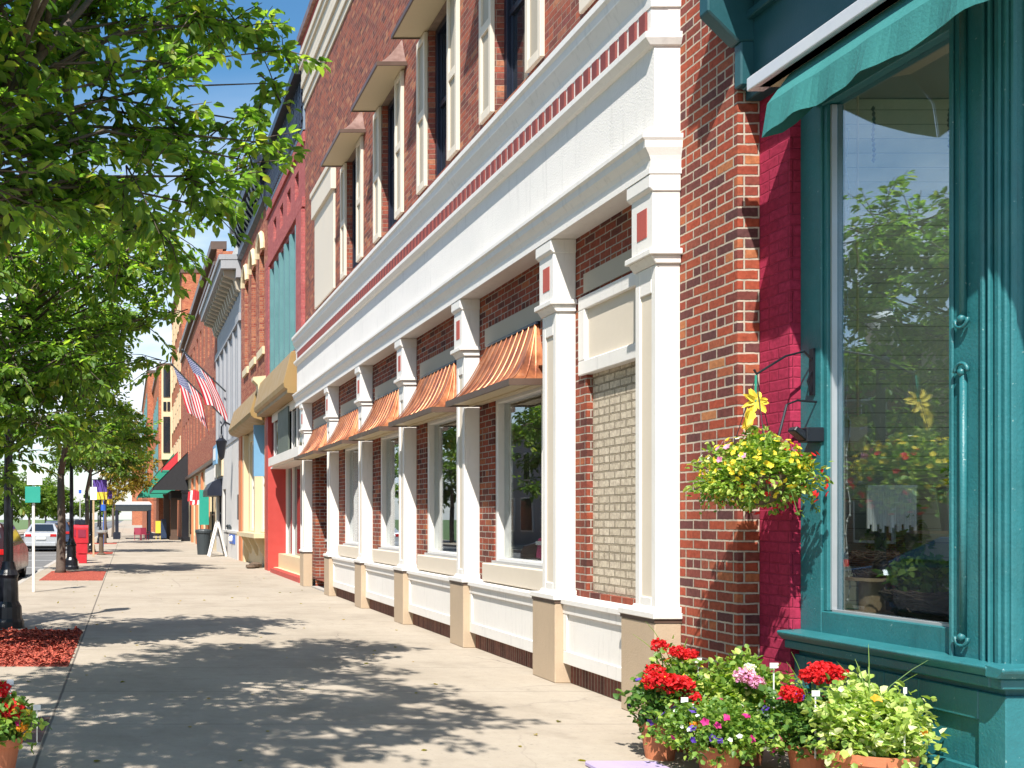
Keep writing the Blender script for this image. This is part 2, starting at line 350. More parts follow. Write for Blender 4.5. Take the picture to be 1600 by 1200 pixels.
class G:
    def __init__(s): s.v = []; s.f = []; s.uv = None
    def add(s, vs, fs):
        b = len(s.v); s.v += [tuple(v) for v in vs]; s.f += [tuple(i+b for i in f) for f in fs]; return s
    def box(s, x0, x1, y0, y1, z0, z1):
        x0, x1 = min(x0, x1), max(x0, x1); y0, y1 = min(y0, y1), max(y0, y1); z0, z1 = min(z0, z1), max(z0, z1)
        return s.add([(x0,y0,z0),(x1,y0,z0),(x1,y1,z0),(x0,y1,z0),(x0,y0,z1),(x1,y0,z1),(x1,y1,z1),(x0,y1,z1)],
                     [(0,3,2,1),(4,5,6,7),(0,1,5,4),(1,2,6,5),(2,3,7,6),(3,0,4,7)])
    def prism(s, prof, a, b, axis='y'):
        n = len(prof)
        if axis == 'y': vs = [(p[0], a, p[1]) for p in prof] + [(p[0], b, p[1]) for p in prof]
        elif axis == 'x': vs = [(a, p[0], p[1]) for p in prof] + [(b, p[0], p[1]) for p in prof]
        else: vs = [(p[0], p[1], a) for p in prof] + [(p[0], p[1], b) for p in prof]
        fs = [(i, (i+1) % n, (i+1) % n + n, i+n) for i in range(n)] + [tuple(range(n-1, -1, -1)), tuple(range(n, 2*n))]
        return s.add(vs, fs)
    def wall(s, x, y0, y1, z0, z1, ops=(), rev=.12, back=True):
        ys = sorted({y0, y1, *[o[0] for o in ops], *[o[1] for o in ops]}); zs = sorted({z0, z1, *[o[2] for o in ops], *[o[3] for o in ops]})
        ys = [y for y in ys if y0 <= y <= y1]; zs = [z for z in zs if z0 <= z <= z1]
        for a, b in zip(ys, ys[1:]):
            for c, d in zip(zs, zs[1:]):
                if any(o[0] < (a+b)/2 < o[1] and o[2] < (c+d)/2 < o[3] for o in ops): continue
                s.add([(x,b,c),(x,a,c),(x,a,d),(x,b,d)], [(0,1,2,3)])
                if back: s.add([(x+rev,b,c),(x+rev,a,c),(x+rev,a,d),(x+rev,b,d)], [(3,2,1,0)])
        for a, b, c, d in [o[:4] for o in ops]:
            X = x+rev
            s.add([(x,a,c),(x,b,c),(X,b,c),(X,a,c),(x,a,d),(x,b,d),(X,b,d),(X,a,d)], [(0,1,2,3),(7,6,5,4),(1,5,6,2),(0,3,7,4)])
        X = x+rev
        s.add([(x,y0,z0),(X,y0,z0),(X,y0,z1),(x,y0,z1),(x,y1,z0),(X,y1,z0),(X,y1,z1),(x,y1,z1)], [(0,1,2,3),(7,6,5,4),(3,2,6,7),(0,4,5,1)])
        return s
    def tube(s, pts, r, n=8, cap=True):
        pts = [Vector(p) for p in pts]; rs = r if hasattr(r, '__len__') else [r]*len(pts)
        b = len(s.v); up = Vector((0, 0, 1)); ref = None
        for i, p in enumerate(pts):
            t = (pts[min(i+1, len(pts)-1)] - pts[max(i-1, 0)]).normalized()
            if ref is None: ref = t.cross(Vector((.31, .2, 1)) if abs(t.z) < .9 else Vector((1, .1, 0))).normalized()
            ref = (ref - t*ref.dot(t)).normalized(); q = t.cross(ref)
            for k in range(n):
                a = 2*math.pi*k/n; s.v.append(tuple(p + (ref*math.cos(a) + q*math.sin(a))*rs[i]))
        for i in range(len(pts)-1):
            for k in range(n):
                s.f.append((b+i*n+k, b+i*n+(k+1) % n, b+(i+1)*n+(k+1) % n, b+(i+1)*n+k))
        if cap: s.f.append(tuple(b+k for k in range(n-1, -1, -1))); s.f.append(tuple(b+(len(pts)-1)*n+k for k in range(n)))
        return s
    def lathe(s, prof, c, n=20, sx=1, sy=1):
        b = len(s.v); cx, cy, cz = c
        for r, z in prof:
            for k in range(n):
                a = 2*math.pi*k/n; s.v.append((cx+r*math.cos(a)*sx, cy+r*math.sin(a)*sy, cz+z))
        for i in range(len(prof)-1):
            for k in range(n): s.f.append((b+i*n+k, b+i*n+(k+1) % n, b+(i+1)*n+(k+1) % n, b+(i+1)*n+k))
        s.f.append(tuple(b+k for k in range(n-1, -1, -1))); s.f.append(tuple(b+(len(prof)-1)*n+k for k in range(n)))
        return s
    def build(s, name, mat, parent=None, smooth=False, bevel=0, label=None, kind=None, seg=1):
        org = root_of(parent).location if parent is not None else Vector((0, 0, 0))
        me = bpy.data.meshes.new(name)
        me.from_pydata([(v[0]-org.x, v[1]-org.y, v[2]-org.z) for v in s.v], [], s.f)
        me.materials.append(mat)
        if smooth: me.shade_smooth()
        if s.uv:
            l = me.uv_layers.new(name='uv')
            for lp in me.loops: l.data[lp.index].uv = s.uv[lp.vertex_index]
        me.update()
        o = link(bpy.data.objects.new(name, me))
        if parent is not None: o.parent = parent
        if bevel:
            b = o.modifiers.new('bevel', 'BEVEL'); b.width = bevel; b.segments = seg; b.limit_method = 'ANGLE'; b.angle_limit = R(40)
        if label: o['label'] = label
        if kind: o['kind'] = kind
        return o

def solo(name, g, mat, label, cat, group=None, smooth=False, bevel=0):
    """a thing that is one mesh, origin at its base centre"""
    vs = np.array(g.v); c = (vs.min(0)+vs.max(0))/2; base = Vector((c[0], c[1], vs[:, 2].min()))
    g.v = [(v[0]-base.x, v[1]-base.y, v[2]-base.z) for v in g.v]
    o = g.build(name, mat, None, smooth, bevel); o.location = base
    return tag(o, label, cat, group)
def structure(name, g, mat): return tag(g.build(name, mat), kind='structure')

def leaf_mesh(name, P, A, Nn, S, mat, parent=None, width=.55, org=None, fold=.12, kind=None):
    """P positions, A long axes, Nn normals, S sizes: one mesh of folded leaves"""
    P = np.asarray(P, float); A = np.asarray(A, float); Nn = np.asarray(Nn, float); S = np.asarray(S, float)[:, None]
    A /= np.linalg.norm(A, axis=1)[:, None]+1e-9; B = np.cross(A, Nn); B /= np.linalg.norm(B, axis=1)[:, None]+1e-9; C = np.cross(B, A)
    w_ = width*.5
    V = np.stack([P, P+A*S*.32+B*S*w_+C*S*fold, P+A*S*.72+B*S*w_*.72+C*S*fold*.8, P+A*S-C*S*.08,
                  P+A*S*.72-B*S*w_*.72+C*S*fold*.8, P+A*S*.32-B*S*w_+C*S*fold], 1)
    if parent is not None: org = root_of(parent).location
    if org is not None: V = V-np.array(org)
    n = len(P); V = V.reshape(-1, 3)
    base = (np.arange(n)*6)[:, None]
    F = np.concatenate([base+np.array([0, 1, 2, 3]), base+np.array([0, 3, 4, 5])], 1).reshape(-1)
    me = bpy.data.meshes.new(name); me.vertices.add(len(V)); me.vertices.foreach_set('co', V.reshape(-1).astype(np.float32))
    me.loops.add(len(F)); me.loops.foreach_set('vertex_index', F.astype(np.int32))
    me.polygons.add(2*n); me.polygons.foreach_set('loop_start', (np.arange(2*n)*4).astype(np.int32))
    me.update(calc_edges=True); me.validate(); me.materials.append(mat)
    o = link(bpy.data.objects.new(name, me))
    if parent is not None: o.parent = parent
    if kind: o['kind'] = kind
    return o
def rdir(n, zb=0.0):
    d = NR.normal(size=(n, 3)); d[:, 2] += zb; return d/np.linalg.norm(d, axis=1)[:, None]
F_ = 1600.0
def W(px, py, y):   # photograph pixel at street distance y -> place in the world
    return Vector(((px-199)/F_*y, y, 1.65+(810-py)/F_*y))

# ------------------------------------------------------------------ trees
def tree(name, base, h_trunk, r, blobs, label, cat='tree', group=None, leafm=None, leaf=.10, per=26, dens=9, twig=.55, trunk_lean=(0, 0)):
    t = thing(name, base, label, cat, group); b = Vector(base)
    top = b+Vector((trunk_lean[0], trunk_lean[1], h_trunk)); g = G()
    g.tube([b+Vector((0, 0, -.02)), b+Vector((0, 0, .12)), b.lerp(top, .5)+Vector((.03, .02, 0)), top], [r*1.45, r*1.05, r*.9, r*.75], 12)
    blobs = [(Vector(c), rr) for c, rr in blobs]
    # leader and limbs
    zmax = max(c.z for c, _ in blobs); lead = Vector((sum(c.x for c, _ in blobs)/len(blobs), sum(c.y for c, _ in blobs)/len(blobs), top.z+(zmax-top.z)*.75))
    g.tube([top, top.lerp(lead, .35)+Vector((.06, -.05, .05)), lead], [r*.75, r*.5, r*.14], 8)
    PP, AA, NN, SS = [], [], [], []
    for c, rr in blobs:
        k = max(0., min(.8, (c.z-top.z)/max(.1, lead.z-top.z)*.6)); st = top.lerp(lead, k)
        mid = st.lerp(c, .5)+Vector((rng.uniform(-.2, .2), rng.uniform(-.2, .2), rng.uniform(.05, .35)*min(1, (c-st).length*.4)))
        rb = min(.020, max(.008, r*.16*min(1.2, .3+rr)))
        g.tube([st, mid, c], [rb*1.3, rb, rb*.5], 6)
        nt_ = max(3, int(dens*rr*rr*10))
        d = rdir(nt_, .1); rad = rr*(NR.random(nt_)**.42)
        org = np.array(c)+d*rad[:, None]*np.array([1, 1, .72])
        for i in range(nt_):
            o = Vector(org[i]); dv = (o-c).normalized()*.8+Vector((rng.uniform(-.5, .5), rng.uniform(-.5, .5), rng.uniform(-.25, .35)))
            dv.normalize(); ln = twig*rng.uniform(.6, 1.25); s0 = o-dv*ln*.5
            e = s0+dv*ln+Vector((0, 0, -.12*ln)); m1 = s0+dv*ln*.5
            g.tube([c.lerp(s0, .25), s0, m1, e], [rb*.35, .009, .006, .003], 3, False)
            n = int(per*rng.uniform(.7, 1.3)); tt = NR.random(n)
            q = np.array(s0)[None]*(1-tt[:, None])+np.array(e)[None]*tt[:, None]
            side = rdir(n); side -= (side@np.array(dv))[:, None]*np.array(dv)*.6; side[:, 2] *= .45
            q = q+side*leaf*.35+np.array([0, 0, -.02])
            ax = side*.9+np.array(dv)*.55+np.array([0, 0, -.38]); nn = rdir(n)*.55+np.array([0, 0, 1.0])
            PP.append(q); AA.append(ax); NN.append(nn); SS.append(leaf*(.65+.6*NR.random(n)))
    g.build('trunk', mBark, t, smooth=True)
    leaf_mesh('crown', np.concatenate(PP), np.concatenate(AA), np.concatenate(NN), np.concatenate(SS), leafm or mLeaf, t)
    return t

# ------------------------------------------------------------------ ground
g = G(); g.box(-400, 400, -60, 1400, -.6, -.20); structure('ground', g, mGrass)
g = G(); g.box(-11.2, -2.85, -30, 900, -.3, -.13); structure('road', g, mAsph)
g = G(); g.box(-2.70, 7.0, -12, 900, -.4, 0); structure('pavement', g, mConc)
g = G(); g.box(-2.86, -2.70, -12, 900, -.4, .003); g.box(-11.35, -11.2, -12, 900, -.4, .003); structure('kerb', g, mKerb)
g = G(); g.box(-15.5, -11.35, -12, 900, -.4, -.004); structure('far_pavement', g, mConc)
g = G()
for k in range(3, 30):
    g.box(-5.0-.05, -2.87, k*6.2+.0, k*6.2+.1, -.128, -.126)
for k in range(0, 60): g.box(-7.05, -6.95, k*9, k*9+3, -.128, -.126)
structure('road_markings', g, mTag)
g = G(); g.box(-1.35, -.64, 7.55, 8.5, -.02, .004);
structure('brick_paving', g, mPaver)
g = G()
for (x0, x1, y0, y1) in ((-2.45, -.66, 11.4, 15.0), (-2.35, -.66, 27.2, 31.9), (-2.35, -.7, 47, 50.5), (-2.3, -.7, 66, 69)):
    g.box(x0, x1, y0, y1, -.02, .012)
structure('mulch_bed', g, mMulch)

# ------------------------------------------------------------------ the long white and brick shop
WB = 4.5       # brick wall plane
bl = thing('brick_shop_building', (WB, 16.0, 0), 'long two storey brick shop with white columns, white fascia and copper awnings', 'building')
Y0, Y1 = 8.33, 25.9
cols = [(8.33, 8.86), (10.27, 10.80), (13.07, 13.57), (15.92, 16.42), (18.77, 19.27), (21.76, 22.26), (24.9, 25.4)]
bays = [(cols[i][1], cols[i+1][0]) for i in range(6)]
ops = []
for k, (a, b) in enumerate(bays):
    if k == 0: ops.append((a-.25, b-.24, .93, 3.76))
    elif k < 5: ops.append((a+.12, b-.50, 1.05, 3.16))
    else: ops.append((a+.12, b-.42, .02, 3.16))
uw = [(11.46, 12.53), (14.27, 15.33), (17.07, 18.12), (19.93, 20.98)]
uops = [(a, b, 6.62, 8.95) for a, b in uw]
g = G(); g.wall(WB, Y0+.02, Y1, .20, 5.0, ops, .22); g.build('lower_wall', mBrick, bl)
g = G(); g.wall(WB, Y0-.8, Y1, 5.0, 12.2, uops, .24); g.build('upper_wall', mBrickUp, bl)
g = G()
for k, (a, b) in enumerate(bays[:5]): g.box(WB-.06, WB-.001, a, b, 0, .2)
g.build('brick_plinth', mSoldier, bl)
# near brick pier standing beside the white corner column
g = G(); g.box(WB-.002, 4.66, 7.55, Y0+.015, 0, 12.2); g.build('brick_pier', mPier, bl)
# rooms behind the glass
g = G(); g.wall(WB+3.2, Y0, Y1, 0, 5.0); g.add([(WB+.2,Y0,.4),(WB+3.2,Y0,.4),(WB+3.2,Y1,.4),(WB+.2,Y1,.4)], [(0,1,2,3)]); g.add([(WB+.2,Y0,4.2),(WB+3.2,Y0,4.2),(WB+3.2,Y1,4.2),(WB+.2,Y1,4.2)], [(3,2,1,0)])
g.add([(WB+.22,Y0,0),(WB+3.2,Y0,0),(WB+3.2,Y0,5),(WB+.22,Y0,5)], [(0,1,2,3)]); g.add([(WB+.22,Y1,0),(WB+3.2,Y1,0),(WB+3.2,Y1,12),(WB+.22,Y1,12)], [(3,2,1,0)])
g.build('shop_interior', mIntWall, bl)
g = G(); g.box(WB+.9, WB+1.0, Y0, Y1, 5.1, 12.1); g.box(WB+.24, WB+9, Y0-.78, Y1, 12.1, 12.3); g.box(WB+3.4, WB+9, Y0-.78, Y1, 0, 12.1); g.build('back_block', mDark, bl)
# top cornice of cream bands, red course and grey coping
g = G()
for z, p in ((12.0, .03), (12.17, .07), (12.34, .06), (12.52, .11), (12.70, .10), (12.98, .15), (13.14, .19)):
    g.box(WB-p, WB+.3, Y0-.8, Y1+.02-p*.02, z, z+(.30 if z == 12.70 else .165))
g.build('top_cornice', mCream, bl, bevel=.01)
g = G(); g.box(WB-.12, WB+.3, Y0-.8, Y1, 13.31, 13.62); g.build('red_course', mRedPaint, bl)
g = G(); g.box(WB-.22, WB+.35, Y0-.8, Y1+.02, 13.62, 13.80); g.build('coping', mCopperOld, bl)
# fascia, dentils, crown mouldings; the mouldings turn the near corner
FD = 4.285
def turned(g, prof, y_far, y_near, x_in):
    """prof: (projection, z) outward from the fascia plane, swept along the street and round the near corner"""
    b = len(g.v); n = len(prof)
    for p, z in prof: g.v += [(FD-p, y_far, z), (FD-p, y_near-.4*p, z), (x_in, y_near-.4*p, z)]
    for k in range(n-1):
        for q in range(2): g.f.append((b+k*3+q, b+k*3+q+1, b+(k+1)*3+q+1, b+(k+1)*3+q))
    for k in (0, n-1):
        z = prof[k][1]; c = len(g.v); g.v.append((x_in, y_far, z)); g.f.append((b+k*3, b+k*3+1, b+k*3+2, c))
g = G(); g.box(FD, WB-.001, Y0, Y1-.02, 4.76, 5.50)
g.box(4.40, WB-.0015, Y0+.001, Y0+.42, 5.50, 6.2); g.build('fascia', mStucco, bl)
g = G(); turned(g, [(.0, 6.24), (.135, 6.21), (.135, 6.15), (.11, 6.12), (.10, 6.05), (.06, 5.97), (.035, 5.91), (.03, 5.81), (-.02, 5.81)], Y1-.02, Y0, WB-.001)
g.build('upper_cornice', mWhite, bl)
g = G(); turned(g, [(.0, 5.61), (.085, 5.60), (.085, 5.55), (.04, 5.50), (.0, 5.49)], Y1-.02, Y0, WB-.001); g.build('dentil_ledge', mWhite, bl)
g = G(); g.box(4.262, 4.45, Y0+.003, Y1-.04, 5.605, 5.815); g.build('frieze_recess', mWhite, bl)
g = G(); g.box(4.240, 4.261, Y0+.06, Y0+.16, 5.625, 5.80); dn = g.build('dentil', mRedDent, bl)
for k in range(1, 100): o = dn.copy(); link(o); o.parent = bl; o.location = (0, k*.1725, 0)
g = G(); turned(g, [(.0, 4.785), (.115, 4.77), (.115, 4.735), (.095, 4.715), (.088, 4.66), (.05, 4.60), (.035, 4.56), (.035, 4.50), (.05, 4.495), (.05, 4.45), (-.22, 4.45)], Y1-.02, Y0, WB-.001)
g.build('lower_cornice', mWhite, bl)
# columns
for i, (a, b) in enumerate(cols):
    g = G(); X = 4.30; bp2 = b; b = b-.19
    # shaft: four sides with a sunk panel on the street face
    e = .075
    g.box(X+.022, WB-.001, a, b, .86, 3.72)
    g.box(X, X+.022, a, a+e, .86, 3.72); g.box(X, X+.022, b-e, b, .86, 3.72); g.box(X, X+.022, a+e, b-e, .86, 1.0); g.box(X, X+.022, a+e, b-e, 3.5, 3.72)
    c_ = g.build('column', mWhite, bl, bevel=.006)
    g = G(); g.box(X+.017, X+.0225, a+e, b-e, 1.0, 3.5); g.build('sunk_panel', mCream, c_)
    g = G(); g.box(X-.02, WB-.002, a-.02, bp2+.02, 0.0, .80); g.build('pedestal', mTanPed, c_, bevel=.008)
    g = G(); g.box(X-.025, WB-.002, a-.025, bp2+.025, .80, .83); g.build('dark_joint', mBrown, c_)
    g = G(); g.box(X-.04, WB-.002, a-.04, bp2+.04, .832, .885); g.prism([(X-.03, .885), (X-.002, .93), (WB-.003, .93), (WB-.003, .885)], a-.03, b+.03)
    g.build('base_moulding', mWhite, c_, bevel=.006)
    g = G(); g.box(X-.07, WB-.003, a-.045, b+.045, 3.79, 3.84); g.prism([(X-.005, 3.722), (X-.05, 3.79), (WB-.004, 3.79), (WB-.004, 3.722)], a-.02, b+.02)
    g.box(X-.03, WB-.003, a-.005, b+.005, 3.84, 4.33); g.prism([(X-.031, 4.31), (X-.06, 4.34), (X-.06, 4.449), (WB-.003, 4.449), (WB-.003, 4.31)], a-.015, b+.03)
    g.build('capital', mWhite, c_, bevel=.006)
    g = G(); g.box(X-.034, X-.0305, a+.085, b-.095, 3.96, 4.20); g.build('red_tile', mRedTile, c_)
# bay 0: blind bay
a, b = bays[0]; a -= .19
g = G(); g.box(WB+.06, WB+.12, a-.05, b-.24, .93, 3.3); g.build('blind_panel', mTanBrick, bl)
g = G(); g.box(WB-.03, WB+.06, a+.0, b-.11, 3.06, 3.20); g.box(WB-.03, WB+.06, a, b-.11, 3.70, 3.83); g.box(WB-.03, WB+.06, b-.25, b-.11, 3.20, 3.70); g.box(WB-.03, WB+.06, a, a+.12, 3.20, 3.70)
pn = g.build('panel_frame', mWhite, bl, bevel=.008)
g = G(); g.box(WB+.01, WB+.05, a+.12, b-.25, 3.20, 3.70); g.build('panel_board', mCream, pn)
g = G(); g.box(WB-.015, WB-.001, a, b-.2, 3.86, 4.05); g.build('lintel_band', mTaupe, bl)
# aprons, sills, windows, awnings
for k, (a, b) in enumerate(bays):
    a0_ = a; 
    if k < 5:
        g = G(); x1 = WB-.062; za = .20
        g.box(4.385, WB-.001, a, b, za+.02, .80); 
        g.box(4.365, 4.385, a, b, za, za+.13); g.box(4.365, 4.385, a, a+.09, za+.13, .70); g.box(4.365, 4.385, b-.09, b, za+.13, .70); g.box(4.36, 4.385, a, b, .70, .80)
        ap = g.build('apron_panel', mWhite, bl, bevel=.005)
        g = G(); g.prism([(4.335, .80), (4.335, .845), (WB-.001, .875), (WB-.001, .80)], a, b); g.build('apron_ledge', mWhite, ap)
    if k in (1, 2, 3, 4):
        ya, yb = a+.12, b-.50; z0, z1 = 1.08, 3.16
        g = G(); g.box(4.40, WB+.1, ya-.1, yb+.14, .876, 1.10); si = g.build('sill_block', mCream, bl, bevel=.01)
        g = G(); fw = .075; xf = WB+.02
        g.box(xf, xf+.14, ya, ya+fw, 1.10, z1); g.box(xf, xf+.14, yb-fw, yb, 1.10, z1); g.box(xf, xf+.14, ya+fw, yb-fw, z1-.11, z1-.001); g.box(xf, xf+.14, ya+fw, yb-fw, 1.10, 1.17)
        g.box(xf+.06, xf+.12, ya+fw+.30, ya+fw+.335, 1.17, z1-.11)
        wd = g.build('window', mWhite, bl, bevel=.006)
        g = G(); g.box(xf-.035, xf-.001, ya-.04, yb+.04, 1.101, 1.135); g.build('metal_sill', mGreyAl, wd)
        g = G(); g.box(xf+.08, xf+.086, ya+fw, yb-fw, 1.17, z1-.11); g.build('pane', mGlass2, wd)
        g = G(); g.box(xf+.1405, xf+.17, yb-fw-.05, yb+.02, 1.17, z1-.11); g.build('inner_jamb', mCream, wd)
    if k == 5:
        ya, yb = a+.12, b-.42; g = G(); xf = WB+.45
        g.box(xf, xf+.06, ya, ya+.08, .05, 3.1); g.box(xf, xf+.06, yb-.08, yb, .05, 3.1); g.box(xf, xf+.06, ya+.08, yb-.08, 2.95, 3.1); g.box(xf, xf+.06, ya+.08, yb-.08, .05, .3); g.box(xf, xf+.06, ya+.08, yb-.08, 2.15, 2.25)
        dr = g.build('door', mNavy, bl, bevel=.004)
        g = G(); g.box(xf+.02, xf+.03, ya+.08, yb-.08, .3, 2.95); g.build('pane', mGlass2, dr)
        g = G(); g.box(WB+.22, xf+.3, yb-.0, yb+.1, .0, 3.2); g.box(WB+.22, xf+.3, ya-.1, ya, .0, 3.2); g.build('entry_side_wall', mBrick, bl)
        g = G(); g.box(4.4, xf+.3, ya, yb, -.01, .035); g.build('door_step', mKerb, bl)
    if k >= 1:
        g = G(); g.box(WB-.015, WB-.001, a+.02, b-.22, 3.80, 4.02); g.build('lintel_band', mTaupe, bl)
        # copper awning, flared skirt hipped at both ends
        ya, yb = a+.06, b-.06; n = 9; prof = []
        for q in range(n+1):
            t = q/n; prof.append((WB-.03-.41*t, 3.12+.66*(1-t)**1.7, .34*(1-t)))
        g = G(); base = []
        for (x, z, ins) in prof:
            base.append(len(g.v)); g.v += [(WB-.002, ya+ins, z), (x, ya+ins, z), (x, yb-ins, z), (WB-.002, yb-ins, z)]
        for q in range(n):
            c0, c1 = base[q], base[q+1]
            for j in range(3): g.f.append((c0+j, c1+j, c1+j+1, c0+j+1))
        g.f.append((base[0], base[0]+1, base[0]+2, base[0]+3))
        aw = g.build('copper_awning', mCopper, bl, smooth=False)
        g = G(); ns = 9
        for j in range(ns+1):
            yy0 = ya+.34+(yb-ya-.68)*j/ns; yy1 = ya+(yb-ya)*j/ns
            pts = [Vector((x-.008, yy0+(yy1-yy0)*(1-ins/.34), z+.008)) for (x, z, ins) in prof]
            g.tube(pts, .007, 5)
        for side in (0, 1):
            for j in range(1, 3):
                yy = ya if side == 0 else yb; sg = 1 if side == 0 else -1
                g.tube([Vector((WB-.03-(WB-.03-x)*j/3, yy+sg*ins, z+.006)) for (x, z, ins) in prof], .009, 5)
        g.build('standing_seam', mCopper, aw, kind=None)
        g = G(); x0 = WB-.445
        g.box(x0-.012, x0+.02, ya-.01, yb+.01, 3.065, 3.135); g.box(x0+.02, WB-.003, ya-.01, ya+.02, 3.065, 3.135); g.box(x0+.02, WB-.003, yb-.02, yb+.01, 3.065, 3.135)
        g.build('edge_trim', mBrown, aw)
        g = G(); g.box(x0+.02, WB-.003, ya+.02, yb-.02, 3.085, 3.115); g.box(WB-.17, WB-.14, ya+.02, yb-.02, 3.065, 3.084); g.build('soffit', mSoffit, aw)
        g = G(); g.box(WB-.05, WB-.002, ya+.3, yb-.3, 3.77, 3.80); g.build('flashing', mNavy, aw)
# upper windows with shutters and hoods
for k, (a, b) in enumerate(uw):
    g = G(); xf = WB+.11; z0, z1 = 6.63, 8.94; fw = .09
    g.box(xf, xf+.12, a, a+fw, z0, z1); g.box(xf, xf+.12, b-fw, b, z0, z1); g.box(xf, xf+.12, a+fw, b-fw, z1-fw, z1); g.box(xf, xf+.12, a+fw, b-fw, z0, z0+fw)
    g.box(xf+.03, xf+.07, a+fw, b-fw, 7.74, 7.82); g.box(xf+.045, xf+.085, a+fw, a+fw+.05, z0+fw, z1-fw); g.box(xf+.045, xf+.085, b-fw-.05, b-fw, z0+fw, z1-fw)
    wd = g.build('upper_window', mNavy, bl, bevel=.004)
    g = G(); g.box(xf+.065, xf+.07, a+fw+.05, b-fw-.05, z0+fw, z1-fw); g.build('pane', mDarkGlass, wd)
    for (ya, yb) in ((a-.43, a-.005), (b+.005, b+.43)):
        g = G(); x0 = WB-.055; q = .075
        g.box(x0, WB-.002, ya, ya+q, z0, z1); g.box(x0, WB-.002, yb-q, yb, z0, z1)
        for zz in ((z0, .11), (7.70, .12), (z1-.1, .1)): g.box(x0+.001, WB-.002, ya+q, yb-q, zz[0], zz[0]+zz[1])
        sh = g.build('shutter', mCream, wd, bevel=.004)
        g = G(); g.box(WB-.025, WB-.003, ya+.075, yb-.075, z0+.05, z1-.05); g.build('shutter_panel', mTaupe, wd)
    ya, yb = a-.60, b+.24; g = G(); n = 7; base = []; prof = []
    for q in range(n+1):
        t = q/n; prof.append((WB-.02-.46*t, 8.99+.48*(1-t)**1.5, .28*(1-t)))
    for (x, z, ins) in prof:
        base.append(len(g.v)); g.v += [(WB-.002, ya+ins, z), (x, ya+ins, z), (x, yb-ins, z), (WB-.002, yb-ins, z)]
    for q in range(n):
        c0, c1 = base[q], base[q+1]
        for j in range(3): g.f.append((c0+j, c1+j, c1+j+1, c0+j+1))
    hd = g.build('hood', mCopperOld, bl)
    g = G(); g.box(WB-.47, WB-.003, ya+.015, yb-.015, 8.955, 8.985); g.build('hood_soffit', mSoffit, hd)
    g = G(); g.box(WB-.495, WB-.47, ya, yb, 8.935, 9.0); g.box(WB-.47, WB-.003, ya-.005, ya+.015, 8.935, 9.0); g.box(WB-.47, WB-.003, yb-.015, yb+.005, 8.935, 9.0); g.build('hood_trim', mBrown, hd)
for (ya, yb) in ((22.1, 24.35), (8.85, 10.1)):
    g = G(); g.box(WB-.05, WB-.002, ya, yb, 6.62, 9.0); bp_ = g.build('blind_window', mCream, bl, bevel=.01)
    g = G(); g.box(WB-.12, WB-.002, ya-.06, yb+.06, 8.75, 9.25); g.box(WB-.15, WB-.002, ya-.1, yb+.1, 9.25, 9.38); g.build('blind_head', mCream, bp_, bevel=.01)

# goods seen behind the bay glass
g = G(); g.prism([(11.55, 1.18), (11.62, 1.42), (11.98, 1.42), (12.05, 1.18)], WB+.30, WB+.45, 'x')
bag = thing('handbag', (WB+.37, 11.8, 1.17), 'magenta handbag standing on the shelf inside the window nearest the blind bay', 'bag')
g.build('bag_body', mMagBag, bag, bevel=.015); g = G(); g.box(WB+.285, WB+.31, 11.6, 12.0, 1.34, 1.385); g.build('strap', mSilver, bag)
g = G(); g.tube([(WB+.37, 11.68, 1.42), (WB+.37, 11.72, 1.55), (WB+.37, 11.88, 1.55), (WB+.37, 11.92, 1.42)], .012); g.build('handle', mMagBag, bag)
g = G(); g.box(WB+.23, WB+.8, Y0+.2, Y1-.2, 1.10, 1.165); g.build('display_shelf', mWhite, bl)
g = G()
for j in range(6): g.prism([(11.15+j*.06, 2.05), (11.13+j*.06, 1.3), (11.21+j*.06, 1.3), (11.19+j*.06, 2.05)], WB+.55+.02*(j % 2), WB+.60+.02*(j % 2), 'x')
solo('hanging_clothes', g, mTealCloth, 'teal garment hung behind the glass beside the magenta handbag', 'clothes')
g = G(); g.box(WB+.095, WB+.10, 16.9, 17.3, 1.85, 2.15); g.build('window_notice', mBlueSign, bl)
g = G(); g.lathe([(.0, -.08), (.07, -.04), (.08, 0), (.07, .04), (0, .08)], (WB+.30, 23.7, 1.9)); g.build('blue_plaque', mBlueSign, bl)

# ------------------------------------------------------------------ the teal corner shop
ts = thing('teal_shop', (4.9, 6.3, 0), 'teal painted shop front with one tall display window and a magenta brick pilaster', 'shop')
YE, YW = 5.48, 7.20       # near corner and far end of the bay
g = G(); g.box(4.66, 4.86, YW, 7.548, 0, 4.9); g.build('magenta_pilaster', mMagenta, ts)
XG = 4.80
g = G()
g.box(4.73, 4.86, 6.98, YW-.001, .86, 4.55)                      # far stile
g.box(4.73, 4.86, 5.72, 6.98, .86, 1.02); g.box(4.73, 4.86, 5.72, 6.98, 4.46, 4.55)
g.box(4.745, 4.86, 6.94, 6.98, 1.02, 4.46)
g.build('window_frame', mTeal, ts, bevel=.006)
g = G(); g.box(4.765, 4.80, 6.925, 6.94, 1.03, 4.45); g.box(4.765, 4.80, 5.85, 6.925, 1.02, 1.035); g.build('glazing_bead', mGreyAl, ts)
g = G(); g.box(XG, XG+.006, 5.82, 6.93, 1.03, 4.46); g.build('shop_glass', mGlass, ts)
